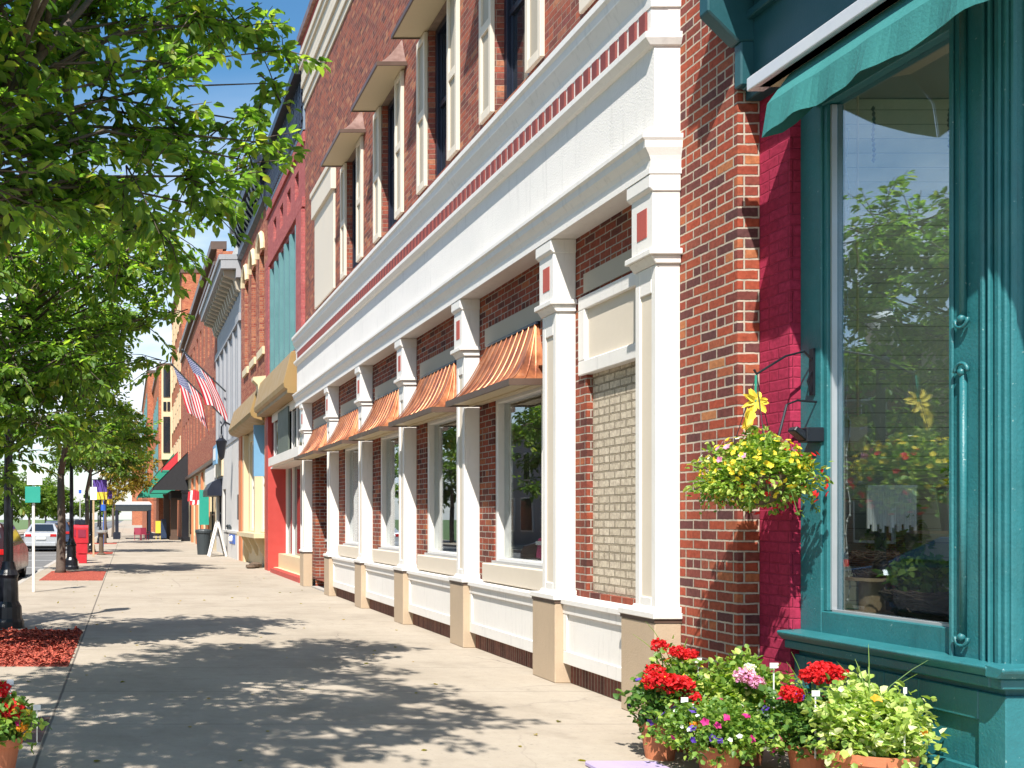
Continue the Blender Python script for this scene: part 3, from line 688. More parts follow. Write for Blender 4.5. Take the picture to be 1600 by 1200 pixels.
# near corner post with mouldings and rods
g = G(); g.box(4.70, 4.95, YE, 5.845, .86, 4.9)
for (y0, y1, p) in ((5.50, 5.535, .018), (5.55, 5.565, .03), (5.60, 5.625, .02), (5.815, 5.844, .015)): g.box(4.70-p, 4.7001, y0, y1, .862, 4.88)
for (x0, x1, p) in ((4.72, 4.75, .018), (4.80, 4.83, .02), (4.87, 4.90, .025)): g.box(x0, x1, YE-p, YE+.001, .862, 4.88)
g.build('corner_post', mTeal, ts, bevel=.006)
g = G(); yr = 5.74; xr = 4.685
for (za, zb) in ((.99, 2.46), (2.78, 4.7)):
    g.tube([(xr, yr, za), (xr, yr, zb)], .017, 10)
for (zc, sg) in ((.985, -1), (2.47, 1), (2.77, -1)):
    pts = [(xr-.012, yr+.045*math.cos(t), zc+sg*.05*math.sin(t)) for t in [math.pi*q/8 for q in range(9)]]
    g.tube(pts, .010, 6); g.lathe([(.004, -.024), (.020, -.01), (.020, .01), (.004, .024)], (xr-.01, yr, zc), 8)
g.build('rod_moulding', mTeal, ts, smooth=True)
g = G(); g.prism([(4.58, .84), (4.58, .862), (4.75, .875), (4.75, .80), (4.62, .80)], YE-.02, YW+.03); g.prism([(YE-.12, .84), (YE-.12, .862), (YE, .875), (YE, .80), (YE-.08, .80)], 4.585, 6.4, 'x')
g.box(4.63, 4.72, YE+.021, YW+.02, .74, .7995); g.box(4.63, 6.4, YE-.06, YE+.02, .7405, .7995)
g.build('sill_ledge', mTeal, ts, bevel=.008)
g = G(); g.box(4.72, 4.95, YE+.02, YW-.002, 0, .738)
def frame_x(g, x, p, y0, y1, z0, z1, e): g.box(x-p, x, y0, y0+e, z0, z1); g.box(x-p, x, y1-e, y1, z0, z1); g.box(x-p, x, y0+e, y1-e, z0, z0+e*1.4); g.box(x-p, x, y0+e, y1-e, z1-e, z1)
frame_x(g, 4.7199, .035, YE+.0, 6.22, .05, .70, .16); frame_x(g, 4.7199, .035, 6.22, YW-.004, .05, .70, .12)
g.box(4.95, 6.4, YE+.02, YE+.2, 0, .738); g.box(4.685, 5.05, YE-.02, YE+.019, .05, .70); g.box(4.66, 4.72, YE-.03, YW-.003, 0, .05)
g.build('base_panel', mTeal, ts, bevel=.006)
g = G(); g.box(4.951, 5.12, YE+.05, YE+.16, .876, 4.9); g.box(6.3, 6.4, YE+.05, YE+.16, .876, 4.9); g.box(5.12, 6.3, YE+.05, YE+.16, .876, 1.0); es = g.build('entry_side', mTealD, ts, bevel=.004)
g = G(); g.box(5.12, 6.3, YE+.10, YE+.106, 1.0, 4.9); g.build('side_glass', mGlass, es)  # side glazing out of view, added to let light into the display room
# entablature over the window
g = G(); g.box(4.55, 4.9, 3.6, 7.54, 4.72, 5.42); g.box(4.50, 4.56, 3.6, 7.50, 4.78, 4.83); g.box(4.50, 4.56, 3.6, 7.50, 5.28, 5.34)
g.prism([(4.56, 5.42), (4.36, 5.50), (4.30, 5.62), (4.24, 5.66), (4.24, 5.82), (4.9, 5.82), (4.9, 5.42)], 3.6, 7.50)
g.build('entablature', mTealD, ts, bevel=.008)
g = G(); g.box(4.46, 4.56, 7.44, 7.53, 4.80, 5.12); g.prism([(4.56, 5.12), (4.44, 5.12), (4.22, 5.34), (4.22, 5.66), (4.56, 5.66)], 7.44, 7.56); g.box(4.17, 4.56, 7.42, 7.6, 5.66, 5.84)
g.build('cornice_bracket', mTealD, ts, bevel=.01)
g = G(); g.box(4.9, 5.15, 3.4, 7.54, 4.9, 6.2); g.build('upper_shop_wall', mTealD, ts)  # kept thin with no roof behind it, so sky light reaches the display
# rolled awning
g = G(); g.box(4.28, 4.40, 3.7, 7.08, 4.60, 4.69); g.box(4.30, 4.33, 3.7, 7.085, 4.69, 4.705); g.build('awning_bar', mSilver, ts, bevel=.012, seg=3)
g = G(); n = 56; b0 = 0
for i in range(n+1):
    yy = 3.72+(6.80-3.72)*i/n
    sag = .03*abs(math.sin(i/n*math.pi*5))+.006*math.sin(i*1.3)
    rr = .006*math.sin(i*.45)+.004*math.sin(i*1.1)
    g.v += [(4.40, yy, 4.60), (4.33, yy, 4.505), (4.255+rr, yy, 4.40), (4.225+rr*2.5, yy, 4.18+sag)]
for i in range(n):
    for j in range(3): g.f.append((i*4+j, i*4+j+1, i*4+j+5, i*4+j+4))
b = len(g.v)
for j, (x, z) in enumerate(((4.40, 4.60), (4.33, 4.505), (4.255, 4.40), (4.225, 4.18))): g.v += [(x, 6.80, z), (x+(4.70-x)*.33, 6.85, z-.01*(j == 3)+.02*j), (x+(4.70-x)*.66, 6.95, z+.05*j), (4.72, 7.04, z+.10*j)]
for j in range(3):
    for q in range(3): g.f.append((b+j*4+q, b+(j+1)*4+q, b+(j+1)*4+q+1, b+j*4+q+1))
aw = g.build('teal_awning', mFabric, ts)
sm = aw.modifiers.new('thick', 'SOLIDIFY'); sm.thickness = .004
g = G(); g.box(4.32, 4.73, 3.7, 7.0, 4.60, 4.63); g.build('awning_soffit', mSoffit, aw)
# display room behind the glass
g = G(); g.box(4.87, 7.6, 7.45, 7.51, .9, 4.7); g.build('display_side_wall', mSiding, ts)
g = G(); g.box(4.87, 4.95, 7.06, 7.16, 1.0, 4.5); g.build('cream_trim', mCream, ts)
g = G(); g.box(4.87, 4.93, 7.161, 7.449, 1.0, 4.5); g.build('display_lining', mSiding, ts)
g = G(); g.box(4.87, 6.4, 5.70, 7.449, .90, .995); g.build('display_deck', mGrnCan, ts)
g = G(); g.box(7.6, 7.7, 4.4, 8.1, .0, 3.6); g.box(4.87, 7.7, 6.3, 8.1, 4.71, 4.8); g.box(6.4, 7.6, 4.4, 8.1, -.05, .03); g.build('display_back_wall', mIntWall, ts)  # ceiling stops short: an added, unseen roof opening brightens the display
g = G()
pts = [(4.96+.012*math.sin(i*.9), 7.05-.01*math.sin(i*1.7), 1.1+i*.075+.02*math.sin(i*2.1)) for i in range(44)]
g.tube(pts, .004, 4)
for p in pts: g.lathe([(.002, -.012), (.009, 0), (.002, .012)], (p[0]-.006, p[1]-.006, p[2]-.012), 6)
solo('string_lights', g, mTag, 'string of small pale lights running up the cream trim inside the teal window', 'string lights', smooth=True)
SX, SY = 5.09, 7.0
t = thing('cable_spool', (SX, SY, .995), 'pale wooden cable spool standing on the green deck in the teal window', 'spool')
g = G(); g.lathe([(.15, 0), (.15, .02)], (SX, SY, .996), 28); g.lathe([(.15, 0), (.15, .02)], (SX, SY, 1.225), 28); g.build('flange', mWood, t)
g = G(); g.lathe([(.075, 0), (.075, .208)], (SX, SY, 1.0165), 20); g.build('core', mWood, t, smooth=False)
def twiggy(g, c, r0, r1, h, n, rad=.006, sx=1.0):
    for i in range(n):
        a = NR.random()*6.28; z = NR.random(); r = r0+(r1-r0)*z+NR.normal()*.012; span = .5+NR.random()*1.0
        pts = [(c[0]+(r+NR.normal()*.006)*math.cos(a+span*q/4)*sx, c[1]+(r+NR.normal()*.006)*math.sin(a+span*q/4), c[2]+z*h+NR.normal()*.012) for q in range(5)]
        g.tube(pts, rad*(.5+NR.random()*.6), 4, False)
    return g
g = twiggy(G(), (SX, SY, 1.26), .09, .14, .16, 170); g.lathe([(.08, 0), (.125, .14), (.11, .14), (.07, .02)], (SX, SY, 1.246), 16)
solo('twig_basket', g, mTwig, 'brown twig basket resting on the wooden spool', 'basket')
NX, NY = 5.20, 6.60
g = twiggy(G(), (NX, NY, 1.01), .16, .27, .17, 380, .007, 1.0); g.lathe([(.14, 0), (.2, .10), (.12, .10)], (NX, NY, .996), 16)
solo('twig_nest', g, mTwig, 'large nest of dark twigs on the green deck near the window corner', 'nest')
pl = thing('leafy_plant', (NX, NY, 1.1), 'bright green leafy plant growing out of the large twig nest', 'plant')
n = 560; c = rdir(n, .4); P = np.array([NX-.04, NY+.05, 1.27])+c*np.array([.22, .18, .12])*(NR.random(n)**.5)[:, None]
g = G()
for i in range(12): a = rng.uniform(0, 6.3); g.tube([(NX, NY, 1.10), (NX+.1*math.cos(a), NY+.1*math.sin(a), 1.3)], .004, 4)
g.build('stem', mLeafPot, pl); leaf_mesh('foliage', P, rdir(n), rdir(n, 1), .05+.03*NR.random(n), mLeafPot, pl, .6)
g = G(); g.box(5.42, 5.95, 6.92, 7.2, 1.545, 1.565); solo('hanging_shelf', g, mWood, 'short pale wooden shelf at the right side inside the teal window', 'shelf')
g = G(); g.lathe([(.09, 0), (.12, .30), (.13, .30), (.13, .315), (.11, .315), (.08, .012)], (5.72, 7.05, 1.566), 20); solo('metal_bucket', g, mGreyAl, 'grey metal bucket on the short wooden shelf', 'bucket', smooth=False)
g = G(); g.box(5.10, 5.44, 7.05, 7.08, 1.86, 1.88)
for i in range(20):
    x = 5.10+i*.017; g.box(x, x+.014, 7.055, 7.065, 1.58+.03*math.sin(i*1.9), 1.86)
solo('fringed_hanging', g, mTag, 'white fringed cloth hanging in the middle of the teal window', 'hanging')
for (xx, yy, z0, lb) in ((5.10, 7.0, 4.1, 'shorter dark bead chain hanging at the left of the teal window'), (5.62, 7.0, 4.2, 'dark bead chain hanging at the right of the teal window')):
    g = G()
    for i in range(int((4.5-z0)/.035)): g.lathe([(.004, -.018), (.013, 0), (.004, .018)], (xx+.004*math.sin(i), yy, z0+i*.035), 6)
    solo('bead_chain', g, mTwig, lb, 'chain')
g = G(); g.box(5.04, 5.16, 7.14, 7.16, 2.12, 2.36); g.box(5.095, 5.105, 7.145, 7.155, 2.361, 4.70); solo('cream_ornament', g, mBuff, 'small cream board hanging on a cord inside the teal window', 'ornament')
for i, (x, y, z0, z1) in enumerate(((5.42, 7.25, .995, 1.6), (5.85, 7.1, .995, 2.2))):
    t = thing('display_plant', (x, y, z0), ('bushy display plant against the siding behind the wooden spool', 'tall leafy display plant deep in the right of the teal window')[i], 'plant')
    g = G(); g.lathe([(.08, 0), (.11, .2), (.10, .2), (.07, .03)], (x, y, z0), 14); g.build('pot', mTerra, t)
    g = G()
    for k in range(9): a = k*.7; g.tube([(x, y, z0+.18), (x+.08*math.cos(a), y-.08*abs(math.sin(a)), z1)], .006, 4)
    g.build('stem', mBark, t)
    n = 420; c = rdir(n); P = np.array([x, y-.05, (z0+z1)/2+.2])+c*np.array([.2, .15, (z1-z0)*.42])*(NR.random(n)**.4)[:, None]
    leaf_mesh('foliage', P, rdir(n), rdir(n, 1), .05+.04*NR.random(n), mLeafPot, t, .6)

# small things fixed to or hanging from the teal front
t = thing('hanging_basket', (4.26, 6.95, 1.72), 'hanging basket of yellow and red blossoms in front of the brick pier', 'basket')
c = np.array([4.27, 6.95, 1.98])
g = G(); g.lathe([(.05, 0), (.15, .05), (.20, .14), (.215, .20), (.19, .20)], (4.27, 6.95, 1.74), 20); g.build('basket_bowl', mTwig, t)
g = G(); top = (4.27, 6.95, 2.62)
for k in range(3): a = k*2.1+.3; g.tube([top, (4.27+.2*math.cos(a), 6.95+.2*math.sin(a), 1.94)], .0035, 4)
g.build('hanger_wire', mBlack, t)
n = 5200; d = rdir(n, .15); sh = np.array([.33, .30, .225]); lump = 1+.26*np.sin(d[:, 0]*5+1)*np.cos(d[:, 1]*4)+.20*np.sin(d[:, 2]*9+d[:, 0]*11)+.10*NR.normal(size=n)
P = c+d*sh*(.93*lump*(NR.random(n)**.34))[:, None]; P[:, 2] -= .10*(np.abs(d[:, 0])**2)
leaf_mesh('foliage', P, d+rdir(n)*.8, rdir(n)*.7+np.array([0, 0, 1]), .028+.022*NR.random(n), mLeafCal, t, .6)
PT, AT = [], []; gs = G()
for i in range(14):
    a = i*.45+rng.uniform(-.1, .1); r0 = rng.uniform(.28, .36); ln = rng.uniform(.08, .2); p0 = np.array([c[0]+r0*math.cos(a), c[1]+r0*.9*math.sin(a), 1.86]); dr = np.array([math.cos(a)*.35, math.sin(a)*.35, -1.0])
    gs.tube([c-[0, 0, .06], p0-[0, 0, -.05], p0, p0+dr*ln*.6, p0+dr*ln], .0025, 3, False)
    for q in range(int(ln*70)): PT.append(p0+dr*ln*rng.random()+NR.normal(size=3)*.012); AT.append(NR.normal(size=3)+[0, 0, -.4])
gs.build('stem', mLeafDk, t); leaf_mesh('trailing_foliage', PT, AT, rdir(len(PT), 1), .022+.016*NR.random(len(PT)), mLeafPot, t, .65)
def blossoms(name, mat, cen, sh, n, size, parent, zb=.2, lim=None):
    PP, AA, NN, SS = [], [], [], []
    d = rdir(n, zb)
    if lim is not None: d = np.array([q for q in rdir(n*6, zb) if lim(q)][:n])
    for q in d:
        p = np.array(cen)+q*np.array(sh)*(.95+.15*NR.random())
        o = q+NR.normal(size=3)*.25; o /= np.linalg.norm(o); a = np.cross(o, [.3, .2, 1]); a /= np.linalg.norm(a); b = np.cross(o, a)
        for k in range(5):
            th = k*1.2566+NR.random()*.2
            PP.append(p); AA.append(a*math.cos(th)+b*math.sin(th)+o*.35); NN.append(o); SS.append(size*(.85+.3*NR.random()))
    return leaf_mesh(name, PP, AA, NN, SS, mat, parent, .95)
blossoms('yellow_blossom', mPYel, c, sh, 190, .020, t); blossoms('red_blossom', mPRed, c+[.1, 0, -.06], sh, 38, .024, t, -.5)
blossoms('violet_blossom', mPPink, c, sh, 24, .026, t); blossoms('white_blossom', mPWhi, c, sh, 16, .018, t)
t = thing('plant_bracket', (4.72, 7.06, 2.5), 'thin black iron bracket reaching from the teal frame over the basket', 'bracket')
g = G(); g.tube([(4.725, 7.06, 2.74), (4.66, 7.05, 2.80), (4.5, 7.0, 2.76), (4.27, 6.95, 2.63), (4.25, 6.945, 2.66)], .008, 6); g.build('arm', mBlack, t)
g = G(); g.box(4.715, 4.73, 7.04, 7.08, 2.50, 2.82); g.tube([(4.715, 7.06, 2.52), (4.69, 7.06, 2.6), (4.715, 7.06, 2.66)], .007, 5); g.build('back_plate', mBlack, t)
t = thing('wall_lamp', (4.72, 7.0, 2.1), 'small black spotlight on a bent arm fixed to the teal frame', 'lamp')
g = G(); g.tube([(4.73, 7.03, 2.45), (4.60, 7.03, 2.46), (4.52, 7.02, 2.43), (4.44, 7.0, 2.16)], .008, 6); g.build('arm', mBlack, t)
g = G(); g.box(4.62, 4.74, 6.96, 7.06, 2.17, 2.27); g.prism([(4.62, 2.18), (4.54, 2.25), (4.56, 2.28), (4.63, 2.24)], 6.97, 7.05); g.build('lamp_head', mBlack, t, bevel=.006)
t = thing('flower_ornament', (4.25, 6.93, 2.30), 'yellow fabric flower ornament hanging above the blossom basket', 'ornament')
PP, AA, NN, SS = [], [], [], []
for k in range(7):
    a = k*.9; q = np.array([math.cos(a), .25*math.sin(a*2), math.sin(a)])
    for j in range(2): PP.append([4.25, 6.93, 2.44]); AA.append(q+NR.normal(size=3)*.12); NN.append(np.array([-.4, -1, .1])); SS.append(.085+.02*NR.random())
for k in range(4): PP.append([4.24-.015*k, 6.93, 2.40]); AA.append([-.55+.2*k, 0, -1]); NN.append([0, -1, 0]); SS.append(.16)
leaf_mesh('petals', PP, AA, NN, SS, mYellow, t, .42); g = G(); g.tube([(4.25, 6.93, 2.44), (4.26, 6.94, 2.62)], .007, 5); g.build('stem', mGrnCan, t)

# ------------------------------------------------------------------ pots of flowers
def pot(g, c, r, h, low=False):
    rim = .18*h if not low else .25*h
    g.lathe([(r*.66, 0), (r*.90, h-rim), (r*1.0, h-rim), (r*1.03, h), (r*.93, h), (r*.88, h*.8)], c, 28)
def stalks(g, c, n, r, h):
    for i in range(n):
        a = rng.uniform(0, 6.28); q = rng.uniform(.2, 1)*r
        g.tube([(c[0], c[1], c[2]), (c[0]+q*.5*math.cos(a), c[1]+q*.5*math.sin(a), c[2]+h*.6), (c[0]+q*math.cos(a), c[1]+q*math.sin(a), c[2]+h)], .004, 4, False)
def geranium_head(c, r, mat, parent, n=230):
    d = rdir(n, .3); k = 1+.22*np.sin(d[:, 0]*7+c[0]*40)*np.sin(d[:, 1]*8+c[1]*30)+.12*NR.normal(size=n); P = np.array(c)+d*r*np.array([1.1, 1.1, .8])*.85*k[:, None]
    leaf_mesh('flower_head', P, rdir(n)+d*.5, d+rdir(n)*.45, .26*r+.22*r*NR.random(n), mat, parent, 1.0)
def potted(loc, r, h, label, fol, fr, fz, leafm, nl, ls, flowers=(), heads=(), tags=(), grass=0, potlabel=None, cat='potted plant', group='terracotta pots of flowers'):
    x, y = loc; t = thing('flower_pot', (x, y, 0), label, cat, group)
    g = G(); pot(g, (x, y, 0), r, h); g.build('pot', mTerra, t, smooth=False)
    g = G(); g.lathe([(r*.9, 0), (r*.9, .012)], (x, y, h*.86), 16); g.build('soil', mTwig, t)
    g = G(); stalks(g, (x, y, h*.85), 16, fr*.8, fz*.8); g.build('stem', mLeafDk, t)
    cen = np.array([x, y, h+fz*.38]); d = rdir(nl, .25); lump = 1+.28*np.sin(d[:, 0]*4+x*9)*np.cos(d[:, 1]*5+y*7)+.18*np.sin(d[:, 2]*8+d[:, 0]*9)+.10*NR.normal(size=nl)
    sh = np.array([fr, fr, fz*.62])
    P = cen+d*sh*(lump*(NR.random(nl)**.30))[:, None]; P = P[P[:, 2] > .02]; k = len(P)
    leaf_mesh('foliage', P, rdir(k)+d[:k]*.6, rdir(k)*.8+np.array([0, 0, 1]), ls*(.6+.7*NR.random(k)), leafm, t, .75)
    for (nm, mat, n, s) in flowers: blossoms(nm, mat, cen, sh, n, s, t, .25)
    for (dx, dy, z, rr, mat) in heads:
        geranium_head((x+dx, y+dy, z), rr, mat, t)
        g = G(); g.tube([(x+dx*.3, y+dy*.3, h), (x+dx, y+dy, z-rr*.3)], .004, 4); g.build('stem', mLeafDk, t)
    if grass:
        PP = []; g = G()
        for i in range(grass):
            a = rng.uniform(0, 6.28); q = rng.uniform(.05, .25); hh = rng.uniform(.25, .5)
            pts = [(x+q*u*u*math.cos(a)*1.2, y+q*u*u*math.sin(a)*1.2, h+fz*.4+hh*u) for u in (0, .3, .6, .85, 1)]
            g.tube(pts, [.005, .0045, .0035, .0025, .001], 4, False)
        g.build('grass_blade', mLeafPot, t)
    for (dx, dy, z, wv) in tags:
        g = G(); g.box(x+dx-.004, x+dx+.004, y+dy, y+dy+.004, h*.8, z); g.box(x+dx-wv*.8, x+dx+wv*.8, y+dy-.004, y+dy-.001, z-.03, z+.005); g.build('plant_tag', mTag, t)
    return t
potted((3.66, 7.04), .135, .26, 'red geranium pot nearest the corner column, with yellow blossoms below the red heads', None, .19, .30, mLeafDk, 800, .05,
       [('yellow_blossom', mPYel, 10, .032), ('purple_blossom', mPPur, 5, .028)],
       [(-.10, -.12, .55, .062, mPRed), (.0, -.14, .54, .068, mPRed), (.10, -.10, .52, .066, mPRed), (.15, -.12, .43, .055, mPRed), (-.02, .02, .60, .05, mPRed)], [(.06, -.2, .45, .03)])
potted((3.93, 7.33), .14, .28, 'tall pot of small scarlet flowers against the brick pier', None, .22, .38, mLeafPot, 900, .045,
       [('yellow_blossom', mPYel, 10, .034), ('red_blossom', mPRed, 14, .03)], [(-.12, 0, .74, .05, mPRed), (.06, -.05, .68, .05, mPRed), (-.02, -.05, .70, .045, mPRed)], [(.1, -.1, .66, .03)], 6)
potted((4.16, 6.92), .16, .30, 'pot of lime green leaves with one large pink flower cluster', None, .27, .40, mLeafCal, 2400, .045,
       [], [(-.12, -.22, .62, .05, mPPink), (-.06, -.24, .58, .045, mPPink), (-.09, -.22, .67, .03, mPWhi)], [(.07, -.22, .70, .035), (-.02, -.27, .36, .04)])
potted((3.80, 6.58), .15, .20, 'low pot of tiny leaves dotted with magenta, white and blue blossoms', None, .34, .26, mLeafPot, 3600, .035,
       [('magenta_blossom', mPMag, 16, .026), ('white_blossom', mPWhi, 46, .016), ('purple_blossom', mPPur, 12, .026)], [(-.2, -.1, .34, .03, mPOr)], [])
potted((4.28, 6.40), .15, .24, 'pot of three big red geranium heads with purple petunias beside the teal base', None, .27, .30, mLeafDk, 1900, .045,
       [('purple_blossom', mPPur, 16, .034), ('magenta_blossom', mPMag, 8, .026), ('white_blossom', mPWhi, 8, .02)],
       [(-.16, -.05, .56, .055, mPRed), (.02, .02, .66, .06, mPRed), (.09, .05, .69, .065, mPRed), (.16, .02, .67, .06, mPRed), (.03, -.22, .50, .062, mPRed), (.10, -.2, .38, .035, mPRed)], [(-.1, -.18, .60, .03), (.12, -.22, .55, .018)], 5)
potted((4.30, 5.93), .225, .31, 'largest terracotta pot, overflowing with pale variegated leaves below the window', None, .27, .36, mLeafVar, 2600, .045,
       [('orange_blossom', mPOr, 3, .03)], [], [(.05, -.2, .70, .012)], 7)
t = potted((-.84, 6.55), .17, .26, 'red geranium pot standing alone on the street side of the pavement', None, .24, .26, mLeafPot, 1500, .045,
       [('yellow_blossom', mPYel, 12, .026), ('magenta_blossom', mPMag, 8, .026)], [(.02, -.05, .56, .06, mPRed), (.11, -.1, .44, .066, mPRed), (.18, -.14, .34, .03, mPOr), (-.05, 0, .50, .06, mPRed)], [(.08, .1, .60, .028), (.26, .02, .45, .03)])
g = G(); g.box(3.05, 3.52, 6.2, 6.83, .0, .035); solo('lavender_mat', g, mLav, 'lavender painted board lying on the pavement before the flower pots', 'board', bevel=.008)

# ------------------------------------------------------------------ buildings down the street
def windows(parent, x, list_, frame, pane=mDarkGlass, dep=.16, fw=.10, name='window', mid=True, arch=False):
    for (a, b, c, d) in list_:
        g = G(); g.box(x+dep-.06, x+dep, a, a+fw, c, d); g.box(x+dep-.06, x+dep, b-fw, b, c, d); g.box(x+dep-.06, x+dep, a+fw, b-fw, c, c+fw); g.box(x+dep-.06, x+dep, a+fw, b-fw, d-fw, d)
        if mid: g.box(x+dep-.05, x+dep, a+fw, b-fw, (c+d)/2-.04, (c+d)/2+.04)
        wd = g.build(name, frame, parent)
        g = G(); g.box(x+dep-.02, x+dep-.012, a+fw, b-fw, c+fw, d-fw); g.build('pane', pane, wd)
def shell(parent, x, y0, y1, h, mat, depth=10):
    g = G(); g.box(x+.3, x+depth, y0+.002, y1-.002, 0, h-.02); g.build('rear_block', mat, parent)
    g = G(); g.box(x+.2, x+depth, y0, y1, h-.018, h+.05); g.build('roof', mRoof, parent)

# rose and teal shop
y0, y1 = 25.92, 32.8
b2 = thing('rose_brick_shop', (4.5, 29.3, 0), 'rose brick shop with tall teal window columns, gold cornice and lattice parapet', 'building')
ops = [(26.9, 31.9, 6.2, 9.4)]+[(26.9+i*1.35, 27.5+i*1.35, 10.15, 10.8) for i in range(4)]
g = G(); g.wall(4.5, y0, y1, 5.0, 11.5, ops, .3); g.build('upper_wall', mRose, b2)
g = G(); g.box(4.42, 4.5, y0, y1, 9.55, 9.8); g.box(4.44, 4.5, y0, y1, 11.2, 11.45); g.box(4.40, 4.5, 31.95, 32.6, 5, 9.5); g.box(4.40, 4.5, y0+.02, 26.75, 5, 9.5); g.build('string_course', mRose, b2)
windows(b2, 4.5, ops[1:], mNavy, dep=.2, fw=.06, mid=False)
g = G()
for i in range(6): yy = 26.95+i*.97; g.box(4.44, 4.56, yy, yy+.2, 6.0, 9.4)
wc = g.build('window_column', mVerdigris, b2)
g = G(); g.box(4.66, 4.70, 26.9, 31.9, 6.2, 9.4); g.build('pane', mDarkGlass, wc)
g = G(); g.box(4.45, 4.8, y0, y1, 11.5, 12.9); g.build('lattice_parapet', mBlueGrey, b2)
g = G()
for i in range(30): yy = y0+.1+i*.23; g.box(4.40, 4.45, yy, yy+.09, 11.6, 12.8)
for zz in (11.75, 12.1, 12.45): g.box(4.41, 4.449, y0, y1, zz, zz+.08)
g.build('lattice_bar', mNavy, b2)
g = G(); g.box(4.22, 4.85, y0, y1, 12.9, 13.12); g.build('parapet_coping', mNavy, b2)
g = G(); g.prism([(4.5, 6.0), (4.22, 5.95), (4.02, 5.15), (4.04, 5.02), (4.12, 4.98), (4.12, 4.88), (4.5, 4.85)], y0+.45, y1-.25); g.build('gold_cornice', mGold, b2, bevel=.01)
g = G(); g.prism([(4.46, 6.2), (4.0, 6.15), (4.0, 6.05), (4.15, 5.9), (4.2, 5.4), (4.3, 5.0), (4.46, 4.9)], y1-.25, y1+.2); g.build('cornice_bracket', mBuff, b2)
g = G(); g.box(4.35, 4.5, y0+.1, 31.6, 3.25, 3.5); g.box(4.46, 4.5, y0+.1, 31.6, 4.6, 4.84); g.build('transom_rail', mWhite, b2)
g = G(); g.box(4.54, 4.56, y0+.1, 32.2, 3.5, 4.6); tp = g.build('transom_pane', mDarkGlass, b2)
g = G(); g.box(4.42, 4.47, 28.2, 30.1, 3.4, 4.75); g.build('sign_board', mGreenBoard, b2)
g = G(); 
for yy in (27.2, 28.0, 30.3, 31.4): g.box(4.50, 4.539, yy, yy+.07, 3.5, 4.6)
g.build('transom_mullion', mWhite, tp)
g = G(); g.box(4.42, 5.2, 32.2, 32.8, 0, 4.84); g.build('red_pier', mRedPaint, b2)
g = G(); g.box(5.05, 5.10, y0+.1, 32.2, .55, 3.25); dp = g.build('shop_window', mDarkGlass, b2)
g = G()
for yy in (26.1, 27.6, 29.4, 30.9, 32.1): g.box(4.98, 5.06, yy, yy+.09, .15, 3.25)
g.build('mullion', mWhite, dp)
g = G(); g.box(4.75, 5.1, y0+.1, 32.2, .1, .55); g.box(4.60, 5.1, y0+.1, 32.2, .02, .12); g.build('stall_riser', mBuff, b2)
g = G(); g.box(4.38, 4.6, y0+.2, 31.4, 0, .13); g.build('red_step', mRedPaint, b2)
g = G(); g.box(4.5, 5.4, y0+.1, 32.2, 3.20, 3.25); g.build('entry_ceiling', mWhite, b2)
g = G(); g.box(5.3, 12, y0+.002, y1-.002, 0, 5.0); g.box(4.81, 12, y0+.002, y1-.002, 5.0, 12.8); g.build('rear_block', mRoof, b2)

# arched brick shop
y0, y1 = 32.82, 40.5
b3 = thing('arched_brick_shop', (4.5, 36.6, 0), 'red brick shop with tall arched windows, black bracket cornice and cream shopfront', 'building')
aw_ = [(33.7+i*2.2, 34.9+i*2.2, 7.3, 10.6) for i in range(3)]
g = G(); g.wall(4.5, y0, y1, 5.0, 12.3, aw_, .3); g.build('upper_wall', mBrickArc, b3)
windows(b3, 4.5, aw_, mNavy, dep=.25)
for (a, b, c, d) in aw_:
    g = G(); g.box(4.42, 4.5, a-.15, b+.15, c-.25, c); g.build('stone_sill', mBuff, b3)
    g = G(); m_y = (a+b)/2; r0 = (b-a)/2
    pts = [(4.46, m_y+(r0+.1)*math.cos(t), d-.1+(r0+.05)*math.sin(t)) for t in [math.pi*q/10 for q in range(11)]]
    g.tube(pts, .11, 5); g.build('stone_arch', mBuff, b3)
g = G(); g.prism([(4.5, 12.35), (4.38, 12.3), (4.35, 11.9), (4.5, 11.8)], y0, y1); g.box(4.05, 4.8, y0-.05, y1+.1, 12.9, 13.3); g.box(4.2, 4.8, y0, y1, 12.7, 12.9); g.box(4.40, 4.8, y0, y1, 12.3, 12.7)
for i in range(14): yy = y0+.2+i*.54; g.prism([(4.4, 12.2), (4.18, 12.5), (4.1, 12.7), (4.4, 12.7)], yy, yy+.2)
g.build('black_cornice', mNavy, b3)
g = G(); g.box(4.02, 4.6, y0-.06, y1+.1, 13.3, 13.42); g.build('cornice_cap', mBlueGrey, b3)
g = G(); g.prism([(4.5, 5.9), (4.2, 5.85), (3.98, 5.1), (4.02, 4.98), (4.12, 4.9), (4.5, 4.8)], y0+.4, y1-.1); g.build('gold_cornice', mGold, b3, bevel=.01)
g = G(); g.wall(4.6, y0+.3, y1, 0, 5.0, [(34.0, 35.4, 1.2, 4.5), (36.0, 38.4, 1.2, 4.5)], .2); g.build('cream_front', mBuff, b3)
windows(b3, 4.6, [(34.0, 35.4, 1.2, 4.5), (36.0, 38.4, 1.2, 4.5)], mWhite, mDarkGlass, .14)
g = G(); g.box(4.40, 4.6, 39.6, y1, 0, 5.0); g.box(4.44, 4.6, y0, y0+.35, 0, 4.9); g.build('orange_pilaster', mOrange, b3)
for ya_, yb_, z_ in ((38.9, 39.3, 0), (35.5, 35.8, 1.151)): g = G(); g.box(4.42, 4.6, ya_, yb_, z_, 4.8); g.build('cream_pilaster', mBuff, b3)
g = G(); g.box(4.15, 4.7, 33.6, 38.8, 1.0, 1.15)
for yy in (34.2, 36.1, 38.0): g.prism([(4.6, .35), (4.55, .35), (4.22, 1.0), (4.6, 1.0)], yy, yy+.15)
g.build('bench_sill', mBuff, b3)
